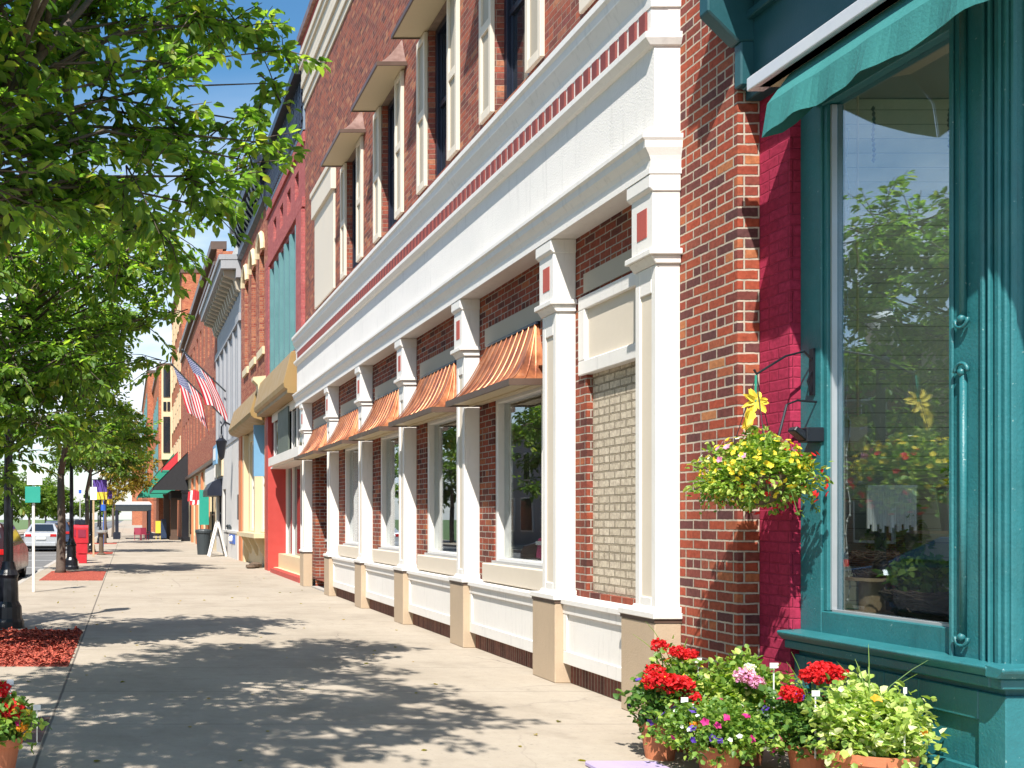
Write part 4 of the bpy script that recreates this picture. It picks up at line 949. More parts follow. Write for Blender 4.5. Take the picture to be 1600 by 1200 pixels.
g = G(); g.box(4.20, 4.58, 34.0, 34.1, 3.05, 4.75); g.build('blue_sign', mSkyBlue, b3)
g = G(); g.box(4.805, 12, y0+.002, y1-.002, 0, 12.6); g.build('rear_block', mRoof, b3)
g = G(); g.lathe([(.10, 0), (.2, .06), (.22, .14), (.1, .2)], (4.25, 34.0, 0), 10); g.box(4.05, 4.5, 34.3, 35.0, 0, .07); g.lathe([(.1, 0), (.17, .05), (.12, .13)], (4.05, 33.7, 0), 9)
solo('stone_ornament', g, mTwig, 'low dark stone ornament on the pavement before the cream shopfront', 'ornament')

# grey bracketed building
y0, y1 = 40.52, 51.5
b4 = thing('grey_stone_building', (4.5, 46, 0), 'pale grey building with deep bracketed cornice and smooth white ground floor', 'building')
w4 = [(41.5+i*2.0, 42.5+i*2.0, 5.8, 9.2) for i in range(5)]
g = G(); g.wall(4.52, y0, y1, 4.9, 11.2, w4, .3); g.build('upper_wall', mGreyStone, b4)
windows(b4, 4.52, w4, mWhite, dep=.22)
g = G(); g.box(4.40, 4.52, y0, y1, 9.5, 9.8); g.box(4.44, 4.52, y0, y1, 4.9, 5.1)
for i in range(6): yy = 40.9+i*2.0; g.box(4.42, 4.52, yy, yy+.32, 5.1, 9.5)
g.build('pilaster', mGreyStone, b4)
g = G(); g.box(3.70, 5.2, y0, y1+.1, 11.55, 11.9); g.box(3.62, 5.2, y0-.02, y1+.15, 11.9, 12.1); g.box(4.3, 5.2, y0+.001, y1, 11.2, 11.55)
cn = g.build('cornice', mGreyStone, b4)
for i in range(14): g = G(); yy = y0+.3+i*.8; g.prism([(4.5, 10.7), (4.35, 10.8), (4.25, 11.2), (3.85, 11.35), (3.85, 11.55), (4.5, 11.55)], yy, yy+.3); g.build('bracket', mTaupe, cn)
g = G(); g.box(4.5, 5.0, y0, y0+7, 12.1, 13.0); g.build('parapet', mWhiteStone, b4)
g = G(); g.wall(4.48, y0, y1, 0, 4.9, [(46.6, 48.0, .1, 3.0), (48.6, 51.0, .8, 3.0)], .25); g.build('ground_wall', mWhiteStone, b4)
g = G(); g.box(4.36, 4.48, y0+.01, 46.4, 0, 1.05); g.box(4.33, 4.48, y0+.01, 46.4, 1.05, 1.14); g.build('plinth', mWhiteStone, b4)
windows(b4, 4.48, [(46.6, 48.0, .1, 3.0), (48.6, 51.0, .8, 3.0)], mNavy)
g = G(); g.box(4.44, 4.479, 45.2, 46.1, 1.25, 1.35)
for k in range(7): g.box(4.44, 4.478, 44.0+k*.27, 44.16+k*.27, 1.18+.05*(k % 2), 1.30+.04*(k % 3))
g.build('plaque', mBin, b4)
g = G(); g.box(4.345, 4.359, 41.4, 43.6, .60, .98); ps = g.build('blue_plaque', mBlueSign, b4)
g = G(); g.lathe([(.03, 0), (.13, .08), (.13, .2), (.03, .28)], (4.33, 42.5, .66), 8); g.build('white_figure', mTag, ps)
g = G(); g.box(4.40, 4.5, 40.7, 41.0, 1.6, 2.6); g.build('notice_case', mBin, b4)
lt = thing('wall_lantern', (4.3, 43, 4.0), 'black lantern hanging from a curved arm on the white ground floor wall', 'lantern')
g = G(); g.tube([(4.48, 43, 5.5), (4.1, 43, 5.7), (3.95, 43, 5.5), (3.95, 43, 5.2)], .04, 6); g.tube([(4.49, 43.0, 5.5), (4.49, 43.0, 4.9)], .04, 5); g.build('arm', mBlack, lt)
g = G(); g.lathe([(.03, -.8), (.12, -.7), (.24, 0), (.10, .12), (.02, .3)], (3.95, 43, 4.9), 8); g.build('lantern_body', mBlack, lt)
g = G(); g.box(4.80, 12, y0+.002, y1-.002, 0, 11.5); g.build('rear_block', mRoof, b4)
g = G(); prf = [(3.78, 2.72), (3.78, 3.0), (4.0, 3.35), (4.25, 3.5), (4.48, 3.55), (4.48, 2.72)]; g.prism(prf, 48.4, 51.2); an = g.build('dark_canopy', mNavy, b4)
g = G(); g.box(4.40, 4.48, 47.8, 51.2, 3.65, 4.85); g.build('shop_sign_board', mBuff, b4)
g = G(); g.box(4.12, 4.20, 47.6, 49.4, 4.2, 5.1); sg_ = g.build('square_sign', mSkyBlue, b4); g = G(); g.box(4.108, 4.119, 47.9, 49.1, 4.4, 4.95); g.build('sign_face', mTag, sg_)

# red brick row behind
y0, y1 = 51.52, 84
b5 = thing('red_brick_row', (4.5, 67, 0), 'long red brick building beyond the grey one with small tall windows', 'building')
w5 = [(53+i*3.1, 54.2+i*3.1, 6.4+q*4.2, 9.0+q*4.2) for i in range(10) for q in range(2)]
g = G(); g.wall(4.5, y0, y1, 4.6, 15.2, w5, .3); g.build('upper_wall', mBrickArc, b5)
windows(b5, 4.5, w5, mBuff, dep=.2)
g = G(); g.box(4.2, 5.0, y0, y1, 15.2, 15.6); g.box(4.34, 4.5, y0, y1, 14.4, 14.6); g.build('cornice', mBrown, b5)
g = G()
for i, mm in enumerate((mBuff, mOrange, mWhite, mBrickFar, mWhiteStone)): pass
g.wall(4.55, y0, y1, 0, 4.6, [(53+i*4.6, 56.4+i*4.6, .5, 3.2) for i in range(6)], .3); g.build('shop_front', mBuff, b5)
windows(b5, 4.55, [(53+i*4.6, 56.4+i*4.6, .5, 3.2) for i in range(6)], mBlack)
g = G(); g.box(4.4, 4.55, 51.6, 58, 3.5, 4.4); g.build('white_sign_band', mWhite, b5)
g = G(); g.box(4.3, 4.56, y0, y1, 4.5, 4.7); g.build('belt_course', mBrown, b5)
g = G()
for yy in (56.6, 61.2, 65.8, 70.4): g.box(4.42, 4.56, yy, yy+.7, 0, 4.4)
g.build('brown_pier', mOrange, b5)
g = G(); g.box(4.81, 14, y0+.002, y1-.002, 0, 15.1); g.build('rear_block', mBrickFar, b5)
g = G(); g.box(3.9, 4.42, 55.5, 55.6, 1.3, 3.2); solo('green_banner', g, mGreenSign, 'narrow green banner hanging from the red brick row', 'banner')
for i, yy in enumerate((58.5, 60.5, 63.0)):
    g = G()
    for q in range(5): g.prism([(3.75+q*.14, 3.3-.05*q), (3.70+q*.14, 2.7-.25*(q % 2)), (3.86+q*.14, 2.7-.2*(q % 2)), (3.89+q*.14, 3.3-.05*q)], yy+.03*q, yy+.05+.03*q)
    o = solo('bunting', g, (mRedCan, mTag, mRedCan)[i], ('red bunting hanging over the near end of the brick row', 'white bunting hanging between the two red ones', 'red bunting hanging nearest the black awning')[i], 'bunting', 'bunting under the shop signs')
# tall orange block
b6 = thing('tall_orange_block', (4.5, 94, 0), 'tallest orange brick block, its blank side wall rising over the red brick row', 'building')
g = G(); g.box(4.5, 18, 84.02, 104, 0, 21.8); g.build('wall', mBrickFar, b6)
g = G(); g.box(4.3, 18.1, 83.95, 104, 21.8, 22.15); g.build('cornice', mBrown, b6)
windows(b6, 4.3, [(86+i*3.6, 87.6+i*3.6, 6+q*4, 8.6+q*4) for i in range(5) for q in range(4)], mBuff, dep=.19)
# orange building with the projecting bay
b7 = thing('orange_bay_building', (4, 115, 0), 'orange brick building with a tall cream framed bay window facing up the street', 'building')
g = G(); g.box(3.2, 12, 104.02, 126, 0, 17.0); g.build('wall', mBrickFar, b7)
g = G(); g.box(3.0, 12, 103.9, 126, 17.0, 17.4); g.build('cornice', mBrown, b7)
g = G(); g.box(3.45, 4.48, 103.2, 104.02, 7.6, 17.0); by = g.build('bay_window', mBuff, b7)
g = G(); g.box(3.62, 4.3, 103.12, 103.2, 8.3, 11.9); g.box(3.62, 3.92, 103.12, 103.2, 12.5, 13.4); g.box(4.02, 4.3, 103.12, 103.2, 12.5, 13.4); g.box(3.62, 4.3, 103.12, 103.2, 13.9, 16.8); g.build('bay_pane', mDarkGlass, by)
windows(b7, 3.0, [(106+i*4, 108+i*4, 6.5+q*4.6, 9.6+q*4.6) for i in range(5) for q in range(2)], mVerdigris, dep=.19)
b8 = thing('far_orange_building', (3.4, 150, 0), 'farthest orange building, stepping out toward the street behind the bay', 'building')
g = G(); g.box(2.5, 10, 126.02, 172, 0, 19.5); g.build('wall', mBrickFar, b8)
g = G(); g.box(2.35, 10, 126, 172, 19.5, 19.9); g.build('cornice', mBrown, b8)
windows(b8, 2.3, [(129+i*6, 132+i*6, 5+q*4.6, 8.2+q*4.6) for i in range(7) for q in range(3)], mVerdigris, dep=.19)
b9 = thing('small_end_building', (2, 255, 0), 'small orange building closing the far end of the pavement', 'building')
g = G(); g.box(1.2, 9, 250, 270, 0, 16); g.build('wall', mBrickFar, b9); g = G(); g.box(1.0, 9, 249.6, 270, 16, 16.8); g.build('cornice', mBrown, b9)
# shop awnings far along
def far_awning(name, lab, y0, y1, xo, zt, zb, mat, post=True):
    t = thing(name, (4.4, (y0+y1)/2, zb), lab, 'awning')
    g = G(); g.prism([(4.5, zt), (xo, zb+.25), (xo, zb), (xo+.04, zb), (xo+.04, zb+.2), (4.5, zt-.06)], y0, y1)
    g.prism([(4.5, zt), (xo, zb+.25), (xo, zb), (4.5, zb)], y0, y0+.05); g.build('canvas', mat, t)
    g = G(); g.tube([(xo+.05, y0+.05, zb+.05), (4.5, y0+.05, zb+.05)], .03, 5); g.tube([(xo+.05, y1-.05, zb+.05), (4.5, y1-.05, zb+.05)], .03, 5); g.build('frame', mBlack, t)
far_awning('black_awning', 'large black sloping awning over the far shop doors', 76, 88, 1.9, 6.6, 3.75, mBlackCan)
far_awning('red_awning', 'red sloping awning edge just behind the black one', 90, 95, 3.1, 7.6, 5.9, mRedCan)
far_awning('green_awning', 'green sloping awning beyond the red one', 97, 112, 1.0, 7.9, 3.6, mGrnCan)
g = G(); g.box(3.3, 4.5, 77, 87, 3.2, 3.75); solo('dark_lintel', g, mBlackCan, 'dark shopfront panel under the black awning', 'panel')
for i, (x, yy, mm, hh) in enumerate(((3.95, 74, mBlack, 3.7), (3.3, 78, mBrown, 3.7), (2.9, 82, mBrown, 3.6))):
    g = G(); g.box(x, x+.5, yy, yy+.3, 0, hh); g.box(x-.06, x+.56, yy-.06, yy+.36, 0, .3); g.box(x-.05, x+.55, yy-.05, yy+.35, hh-.2, hh)
    solo('awning_post', g, mm, ('black square post nearest on the left of the brick row', 'brown post under the near side of the black awning', 'brown post under the middle of the black awning')[i], 'post')
# tent with tables
t = thing('canopy_tent', (.4, 83, 0), 'white topped canopy tent with dark valance standing on the far pavement', 'tent')
g = G(); g.prism([(-1.0, 2.75), (-.8, 2.98), (1.75, 2.98), (1.95, 2.75)], 81, 86); g.build('canopy', mWhite, t)
g = G(); g.box(-.95, 1.9, 81.02, 85.98, 2.25, 2.70); g.build('valance', mBin, t)
g = G(); g.box(-.98, 1.93, 80.98, 86, 2.70, 2.76); g.build('blue_stripe', mBlueGrey, t)
for (x, yy) in ((-.85, 81.1), (-.85, 85.9), (1.75, 81.1), (1.75, 85.9)): g = G(); g.box(x-.12, x+.12, yy-.1, yy+.1, 0, 2.3); g.box(x-.28, x+.28, yy-.15, yy+.15, 0, .5); g.build('leg', mNavy, t)
def chair(loc, rz, lab, mat):
    t = thing('outdoor_chair', loc, lab, 'chair', 'wine red chairs by the tent'); x, y, z = loc
    g = G(); g.box(x-.25, x+.25, y-.24, y+.24, .42, .47); g.build('seat', mat, t)
    g = G(); g.prism([(y+.2, .47), (y+.25, .47), (y+.34, .95), (y+.29, .95)], x-.25, x+.25, 'x'); g.build('backrest', mat, t)
    for (a, b) in ((-.22, -.2), (.18, -.2), (-.22, .2), (.18, .2)): g = G(); g.box(x+a, x+a+.04, y+b, y+b+.04, 0, .42); g.build('leg', mat, t)
    g = G(); g.box(x-.27, x-.23, y-.2, y+.22, .64, .67); g.box(x+.23, x+.27, y-.2, y+.22, .64, .67); g.box(x-.27, x-.23, y-.2, y-.17, .45, .64); g.box(x+.23, x+.27, y-.2, y-.17, .45, .64); g.build('arm_rest', mat, t)
    t.rotation_euler.z = rz; return t
chair((.75, 76.5, 0), 0, 'wine red outdoor chair nearest in front of the canopy tent', mWine); chair((1.35, 77.6, 0), 2.6, 'second wine red outdoor chair, right of the nearest one by the tent', mWine)
t = thing('cafe_table', (1.05, 78.6, 0), 'small round dark table behind the wine red chairs', 'table'); g = G(); g.lathe([(.42, .70), (.42, .74)], (1.05, 78.6, 0), 16); g.build('tabletop', mBin, t)
g = G(); g.lathe([(.25, 0), (.25, .03), (.04, .05), (.04, .70)], (1.05, 78.6, 0), 10); g.build('pedestal', mBlack, t)
g = G(); g.box(2.2, 2.6, 80, 80.08, .5, 1.45); g.box(2.22, 2.26, 80.02, 80.06, 0, .3); g.box(2.54, 2.58, 80.02, 80.06, 0, .3); solo('yellow_sign', g, mYellow, 'yellow standing sign beside the far shop doors', 'sign')
g = G(); g.box(2.66, 3.1, 81, 81.4, 0, 1.3); g.box(2.7, 3.06, 81.05, 81.35, 1.3, 1.6); solo('blue_display_box', g, mCarBlue, 'dark blue display box right of the yellow sign', 'box')

# things along the wall
t = thing('waste_bin', (3.46, 46.6, 0), 'dark grey plastic waste bin standing before the grey building', 'bin')
g = G(); g.lathe([(.27, 0), (.34, 1.0), (.38, 1.0), (.38, 1.08), (.34, 1.08)], (3.46, 46.6, 0), 20); g.build('body', mBin, t)
g = G(); g.lathe([(.385, 1.08), (.36, 1.14), (.10, 1.17)], (3.46, 46.6, 0), 20); g.build('lid', mBin, t)
t = thing('sandwich_board', (3.9, 44.6, 0), 'white framed sandwich board leaning open by the white wall', 'sign')
for s_ in (-1, 1):
    g = G(); P0 = Vector((3.95, 44.6, 1.55))
    for xx in (-1, 1):
        pass
    a0, a1 = Vector((3.93+s_*.36, 44.3, 0)), Vector((3.93, 44.3, 1.5)); c0, c1 = Vector((3.93+s_*.36, 45.1, 0)), Vector((3.93, 45.1, 1.5))
    g.tube([a0, a1], .055, 4); g.tube([c0, c1], .055, 4); g.tube([a1, c1], .055, 4); g.tube([a0.lerp(a1, .15), c0.lerp(c1, .15)], .05, 4)
    fr = g.build('frame', mWhite, t)
    g = G(); q = [a0.lerp(a1, .15), c0.lerp(c1, .15), c1, a1]; g.add(q+[v+Vector((s_*.02, 0, 0)) for v in q], [(0,1,2,3),(7,6,5,4),(0,4,5,1),(1,5,6,2),(2,6,7,3),(3,7,4,0)]); g.build('board', mBrown, fr)

# flags
def flag(wx, wy, wz, tx, tz, lab, ph, fall, sw):
    t = thing('wall_flag', (wx, wy, wz), lab, 'flag', 'flags on the grey building')
    tip = Vector((tx, wy-.15, tz)); rt = Vector((wx, wy, wz)); g = G(); g.tube([rt, tip], .035, 6); g.lathe([(.02, -.07), (.07, 0), (.02, .07)], tuple(tip), 8); g.build('pole', mBin, t)
    n, m = 26, 36; g = G(); g.uv = []
    hd = (rt-tip); hl = 1.75; hd.normalize()
    for i in range(n+1):
        u = i/n; p0 = tip+hd*(.06+u*hl)
        for j in range(m+1):
            v = j/m; fold = math.sin(u*9+ph+v*2)*.17*v+math.sin(u*21+v*4+ph)*.05*v
            gather = 1-.12*v
            c = tip+hd*(.06+hl*.5)
            q = c+(p0-c)*gather+Vector((sw*v+.12*v*math.sin(v*3+ph), fold, -fall*v*(1-.12*math.sin(u*3.14))))
            g.v.append(tuple(q)); g.uv.append((u, v))
    for i in range(n):
        for j in range(m): a = i*(m+1)+j; g.f.append((a, a+1, a+m+2, a+m+1))
    g.build('cloth', mFlag, t, smooth=True)
flag(4.48, 46.6, 1.65+198/F_*46.6, 2.5, 1.65+262/F_*46.6, 'stars and stripes flag on the nearer, higher wall pole', .4, 2.35, .95)
flag(4.48, 48.6, 1.65+160/F_*48.6, 2.1, 1.65+240/F_*48.6, 'stars and stripes flag on the lower wall pole, farther along', 2.2, 2.2, .75)

# ------------------------------------------------------------------ street furniture
def lamp(y, lab, banner=None, proto=None):
    x = -1.8
    if proto: o = tree_copy(proto, None, Vector((x, y, 0))); tag(o, lab)
    else:
        o = thing('street_lamp', (x, y, 0), lab, 'street lamp', 'black street lamps along the kerb')
        g = G(); g.lathe([(.24, 0), (.24, .10), (.21, .14), (.20, .32), (.155, .40), (.145, .75), (.165, .80), (.12, .88), (.09, 1.0)], (x, y, 0), 16); g.build('base', mBlack, o, smooth=False)
        g = G(); n = 16; b = 0
        for (r, z) in ((.075, .98), (.068, 2.0), (.055, 3.95)):
            for k in range(n*2): a = math.pi*k/n; rr = r*(1 if k % 2 else .86); g.v.append((x+rr*math.cos(a), y+rr*math.sin(a), z))
        for i in range(2):
            for k in range(n*2): g.f.append((i*32+k, i*32+(k+1) % 32, (i+1)*32+(k+1) % 32, (i+1)*32+k))
        sh = g.build('shaft', mBlack, o)
        g = G(); g.lathe([(.055, 3.9), (.11, 3.95), (.12, 4.05), (.07, 4.1), (.13, 4.2), (.15, 4.25)], (x, y, 0), 14); g.build('collar', mBlack, o)
        g = G(); g.lathe([(.14, 4.25), (.21, 4.42), (.20, 4.62), (.13, 4.78)], (x, y, 0), 16); g.build('globe', mGlobe, o, smooth=True)
        g = G(); g.lathe([(.15, 4.78), (.10, 4.88), (.04, 4.94), (.015, 5.08)], (x, y, 0), 14); g.build('finial', mBlack, o)
    return o
l0 = lamp(15.5, 'nearest black street lamp at the left edge, its wide base by the mulch bed')
lamp(33.0, 'second black street lamp, just behind the slim tree trunk', proto=l0)
l2 = lamp(50.5, 'third black street lamp, beyond the red newspaper box', proto=l0)
l3 = lamp(68.0, 'fourth black street lamp, nearer of the two small far ones', proto=l0)
l4 = lamp(85.5, 'fifth black street lamp, by the canopy tent', proto=l0)
for i, (yy, sd_) in enumerate(((50.5, 1), (68.0, 1))):
    t = thing('street_banner', (-1.8, yy, 2.6), ('purple and yellow banner on the third street lamp', 'purple and yellow banner on the fourth street lamp')[i], 'banner', 'lamp banners')
    g = G(); g.box(-1.74, -.95, yy-.02, yy+.02, 3.55, 3.58); g.box(-1.74, -.95, yy-.02, yy+.02, 2.55, 2.58); g.build('arm', mBlack, t)
    g = G(); g.box(-1.70, -1.0, yy-.01, yy+.01, 2.95, 3.55); g.build('cloth', mPurpleB, t); g = G(); g.box(-1.70, -1.0, yy-.01, yy+.01, 2.58, 2.95); g.build('yellow_cloth', mYellow, t)
t = thing('sign_post', (-2.08, 22.9, 0), 'white sign post with a small green sign, standing before the second mulch bed', 'sign')
g = G(); g.box(-2.13, -2.07, 22.88, 22.94, 0, 2.95); g.build('post', mWhite, t, bevel=.006)
g = G(); g.box(-2.28, -1.94, 22.83, 22.86, 2.0, 2.36); g.build('green_sign', mGreenSign, t, bevel=.004); g = G(); g.box(-2.24, -1.90, 22.85, 22.87, 2.40, 2.72); g.build('white_sign', mTag, t)
for i, (px, yy, wd_, lab) in enumerate(((125, 41, .26, 'white parking sign with a blue square, right of the slim trunk'), (146, 44, .28, 'plain white sign on a pale wooden post, right of the parking sign'))):
    x = (px-199)/F_*yy; t = thing('parking_sign', (x, yy, 0), lab, 'sign', 'small white signs along the kerb')
    g = G(); g.box(x-.04, x+.04, yy+.02, yy+.08, 0, 2.6) if i else g.box(x-.025, x+.025, yy+.02, yy+.06, 0, 2.9); g.build('post', mWood if i else mGreyAl, t)
    g = G(); g.box(x-wd_/2, x+wd_/2, yy, yy+.019, 2.45+.0*i, 3.0); g.build('sign_plate', mTag, t)
    if not i: g = G(); g.box(x-.06, x+.06, yy-.006, yy-.001, 2.65, 2.80); g.build('blue_square', mBlueSign, t)
g = G(); g.box(-1.42, -1.38, 59.9, 59.94, 0, 3.0); g.lathe([(.16, 0), (.16, .35)], (-1.4, 59.9, 2.1), 8); solo('blue_round_sign', g, mBlueSign, 'small blue sign left of the canopy tent', 'sign')
t = thing('newspaper_box', (-1.62, 37.7, 0), 'bright red newspaper box on a pedestal nearest the second lamp', 'newspaper box', 'red newspaper boxes')
x, yy = -1.66, 37.7
g = G(); g.box(x-.23, x+.23, yy-.2, yy+.2, .74, 1.30); g.prism([(yy-.2, 1.301), (yy+.2, 1.301), (yy+.2, 1.40), (yy-.1, 1.40)], x-.23, x+.23, 'x'); g.build('cabinet', mNews, t, bevel=.01)
g = G(); g.box(x-.13, x+.17, yy-.15, yy+.15, .0, .36); g.box(x-.2, x+.2, yy-.18, yy+.18, .36, .74); g.build('pedestal', mNews, t, bevel=.01)
g = G(); g.box(x-.14, x+.14, yy-.215, yy-.201, .95, 1.24); g.build('display_pane', mWine, t); g = G(); g.box(x-.12, x+.12, yy-.1, yy+.1, 1.401, 1.60); g.build('coin_head', mNavy, t, bevel=.02)
o = tree_copy(t, None, Vector((-1.86, 39.6, 0))); tag(o, 'second red newspaper box, half hidden behind the nearest one and the lamp')
t = thing('drinking_fountain', (-1.18, 46.3, 0), 'dark pedestal with a wide metal top standing by the third mulch bed', 'fountain')
g = G(); g.lathe([(.2, 0), (.2, .05), (.11, .1), (.10, .9), (.16, 1.0)], (-1.18, 46.3, 0), 12); g.build('pedestal', mTwig, t); g = G(); g.lathe([(.10, .96), (.26, 1.02), (.28, 1.12), (.24, 1.12), (.1, 1.06)], (-1.18, 46.3, 0), 14); g.build('bowl', mGreyAl, t)

# ------------------------------------------------------------------ cars
def car(loc, ln, wd, ht, mat, lab, suv=False):
    x, y, z = loc; t = thing('parked_car', loc, lab, 'car', 'cars parked along the kerb')
    z0 = -.13; hw = wd/2
    if suv: prof = [(0, .45), (.02, .75), (.05, 1.05), (.10, ht-.12), (.16, ht), (ln-1.9, ht), (ln-1.25, 1.08), (ln-.25, .92), (ln, .72), (ln, .42), (ln-.1, .26), (.1, .26)]
    else: prof = [(0, .45), (.0, .85), (.12, 1.02), (.75, 1.06), (1.35, ht-.02), (ln-2.35, ht), (ln-1.45, 1.0), (ln-.3, .82), (ln, .62), (ln, .35), (ln-.1, .24), (.1, .26)]
    g = G(); n = len(prof)
    for (off, sc_) in ((-hw, .0), (-hw*.96, 1), (hw*.96, 1), (hw, 0)):
        for (py, pz) in prof:
            tum = 0 if pz < 1.1 else (pz-1.06)/(ht-1.06)*.26
            xo = off*(1 if sc_ else 1)
            xo = math.copysign(abs(off)-tum-(.0 if sc_ else -.0), off)
            yy_ = py if sc_ else ln/2+(py-ln/2)*.975
            zz_ = pz if sc_ else .65+(pz-.65)*.93
            g.v.append((x+xo, y+yy_, z0+zz_))
    for k in range(3):
        for i in range(n): g.f.append((k*n+i, k*n+(i+1) % n, (k+1)*n+(i+1) % n, (k+1)*n+i))
    g.f.append(tuple(range(n-1, -1, -1))); g.f.append(tuple(range(3*n, 4*n)))
    g.build('body', mat, t, smooth=False, bevel=.05, seg=3)
    g = G()
    if suv: rear = [(-hw*.72, .083, 1.14), (hw*.72, .083, 1.14), (hw*.62, .11, ht-.16), (-hw*.62, .11, ht-.16)]
    else: rear = [(-hw*.74, .78, 1.09), (hw*.74, .78, 1.09), (hw*.60, 1.30, ht-.05), (-hw*.60, 1.30, ht-.05)]
    q = [Vector((x+a, y+b-.02, z0+c+.012)) for a, b, c in rear]; g.add(q+[v+Vector((0, .03, -.03)) for v in q], [(0,1,2,3),(4,7,6,5),(0,4,5,1),(1,5,6,2),(2,6,7,3),(3,7,4,0)]); g.build('rear_window', mDarkGlass, t)
    for s in (-1, 1):
        g = G(); ya, yb = (.5, ln-1.8) if suv else (1.25, ln-1.75)
        xs = [x+s*(hw+.004), x+s*(hw-.23)]
        q = [Vector((xs[0]-s*.03, y+ya, z0+1.12)), Vector((xs[0]-s*.03, y+yb, z0+1.12)), Vector((xs[1], y+yb-.45, z0+ht-.10)), Vector((xs[1], y+ya+.25, z0+ht-.10))]
        g.add(q+[v+Vector((s*.012, 0, 0)) for v in q], [(0,1,2,3),(7,6,5,4),(0,4,5,1),(1,5,6,2),(2,6,7,3),(3,7,4,0)]); g.build('side_window', mDarkGlass, t)
        g = G(); g.box(x+s*hw*.92, x+s*hw*.55, y-.02, y+.1, z0+.80, z0+.95); g.build('tail_light', mTail, t, bevel=.01)
        for wy in (.85, ln-.95):
            g = G(); 
            c = (x+s*(hw-.12), y+wy, z0+.33)
            b = len(g.v)
            for (dx, r) in ((-.11, .26), (-.10, .325), (.10, .325), (.115, .27), (.09, .20)):
                for k in range(20): a = math.pi*k/10; g.v.append((c[0]+s*dx, c[1]+r*math.cos(a), c[2]+r*math.sin(a)))
            for i in range(4):
                for k in range(20): g.f.append((i*20+k, i*20+(k+1) % 20, (i+1)*20+(k+1) % 20, (i+1)*20+k))
            whl = g.build('wheel', mTire, t)
            g = G(); b = 0
            for k in range(20): a = math.pi*k/10; g.v.append((c[0]+s*.095, c[1]+.20*math.cos(a), c[2]+.20*math.sin(a)))
            g.v.append((c[0]+s*.11, c[1], c[2]))
            for k in range(20): g.f.append((k, (k+1) % 20, 20))
            g.build('rim', mGreyAl, whl)
    g = G(); g.box(x-hw*.9, x+hw*.9, y-.05, y+.1, z0+.30, z0+.52); g.build('rear_bumper', mat, t, bevel=.03)
    g = G(); g.box(x-.26, x+.26, y-.055, y+.02, z0+.66, z0+.78); g.build('number_plate', mTag, t)
    g = G(); g.box(x-hw*.9, x+hw*.9, y+.05, y+ln-.1, z0+.15, z0+.30); g.build('underside', mTire, t)
    return t
car((-4.02, 27.4, 0), 4.7, 1.85, 1.66, mCarRed, 'dark red car parked nearest, beside the first street lamp', True)
car((-4.05, 14.2, 0), 4.6, 1.82, 1.48, mCarBlue, 'unseen dark blue car added outside the frame to darken the teal shop window reflection')  # unseen car, added so the teal window mirrors something dark
car((-4.05, 20.6, 0), 4.6, 1.85, 1.62, mBin, 'unseen charcoal car added behind the dark red one to darken the shop window reflections', True)  # also unseen, added to replace bright road in the window reflections
car((-4.62, 54.6, 0), 4.6, 1.82, 1.50, mCarSil, 'silver car seen from behind, left of the slim tree trunk')
car((-4.5, 64.5, 0), 4.7, 1.85, 1.62, mCarBlue, 'dark blue car parked ahead of the silver one', True)
car((-4.2, 78, 0), 4.8, 1.9, 1.75, mBin, 'charcoal car parked farthest along the kerb', True)

# ------------------------------------------------------------------ trees, placed where they stand along the kerb
def B(px, py, y, r): return (W(px, py, y), r*(.86 if px > 0 and py > 0 else 1))
tA = [B(40, 30, 8.6, .8), B(150, 20, 8.4, .6), B(235, 25, 8.6, .5), B(300, 20, 8.8, .45), B(355, 30, 9.0, .35), B(395, 45, 9.2, .2),
      B(250, 95, 8.2, .3), B(90, 90, 8.2, .45), B(160, 130, 8.0, .32), B(285, 95, 9.0, .22), B(240, 140, 8.2, .22),
      B(40, 190, 8.2, .55), B(120, 220, 8.0, .5), B(210, 205, 8.4, .45), B(280, 200, 8.8, .42), B(340, 205, 9.0, .34), B(395, 190, 9.2, .3), B(420, 130, 9.2, .18), B(442, 78, 9.2, .13), B(430, 225, 9.3, .25),
      B(380, 250, 9.0, .36), B(300, 275, 8.6, .45), B(200, 290, 8.0, .5), B(100, 310, 8.0, .6), B(20, 330, 7.8, .6), B(330, 325, 9.0, .3), B(240, 350, 8.6, .42),
      B(-80, 60, 7.4, 1.0), B(-80, 260, 7.2, 1.0), B(-260, 120, 7.0, 1.2), B(-60, -160, 7.8, 1.1), B(120, -140, 8.2, .9), B(280, -110, 8.8, .7), B(-260, -200, 6.6, 1.2),
      (Vector((-1.3, 5.4, 5.2)), .9), (Vector((-.4, 5.0, 5.6)), .9), (Vector((.4, 5.4, 5.9)), .8), (Vector((-2.3, 4.6, 4.9)), 1.0), (Vector((-.9, 4.1, 5.4)), 1.2), (Vector((.3, 4.2, 6.0)), .7), (Vector((-1.8, 3.6, 5.4)), 1.0), (Vector((-.2, 6.2, 6.6)), .8), (Vector((-1.2, 6.8, 6.4)), .9)]
tree('pavement_tree', (-2.35, 6.6, 0), 2.6, .13, tA, 'nearest leafy tree, its branches filling the top left corner', group='trees along the kerb', leaf=.115, per=24, dens=7, twig=.55)
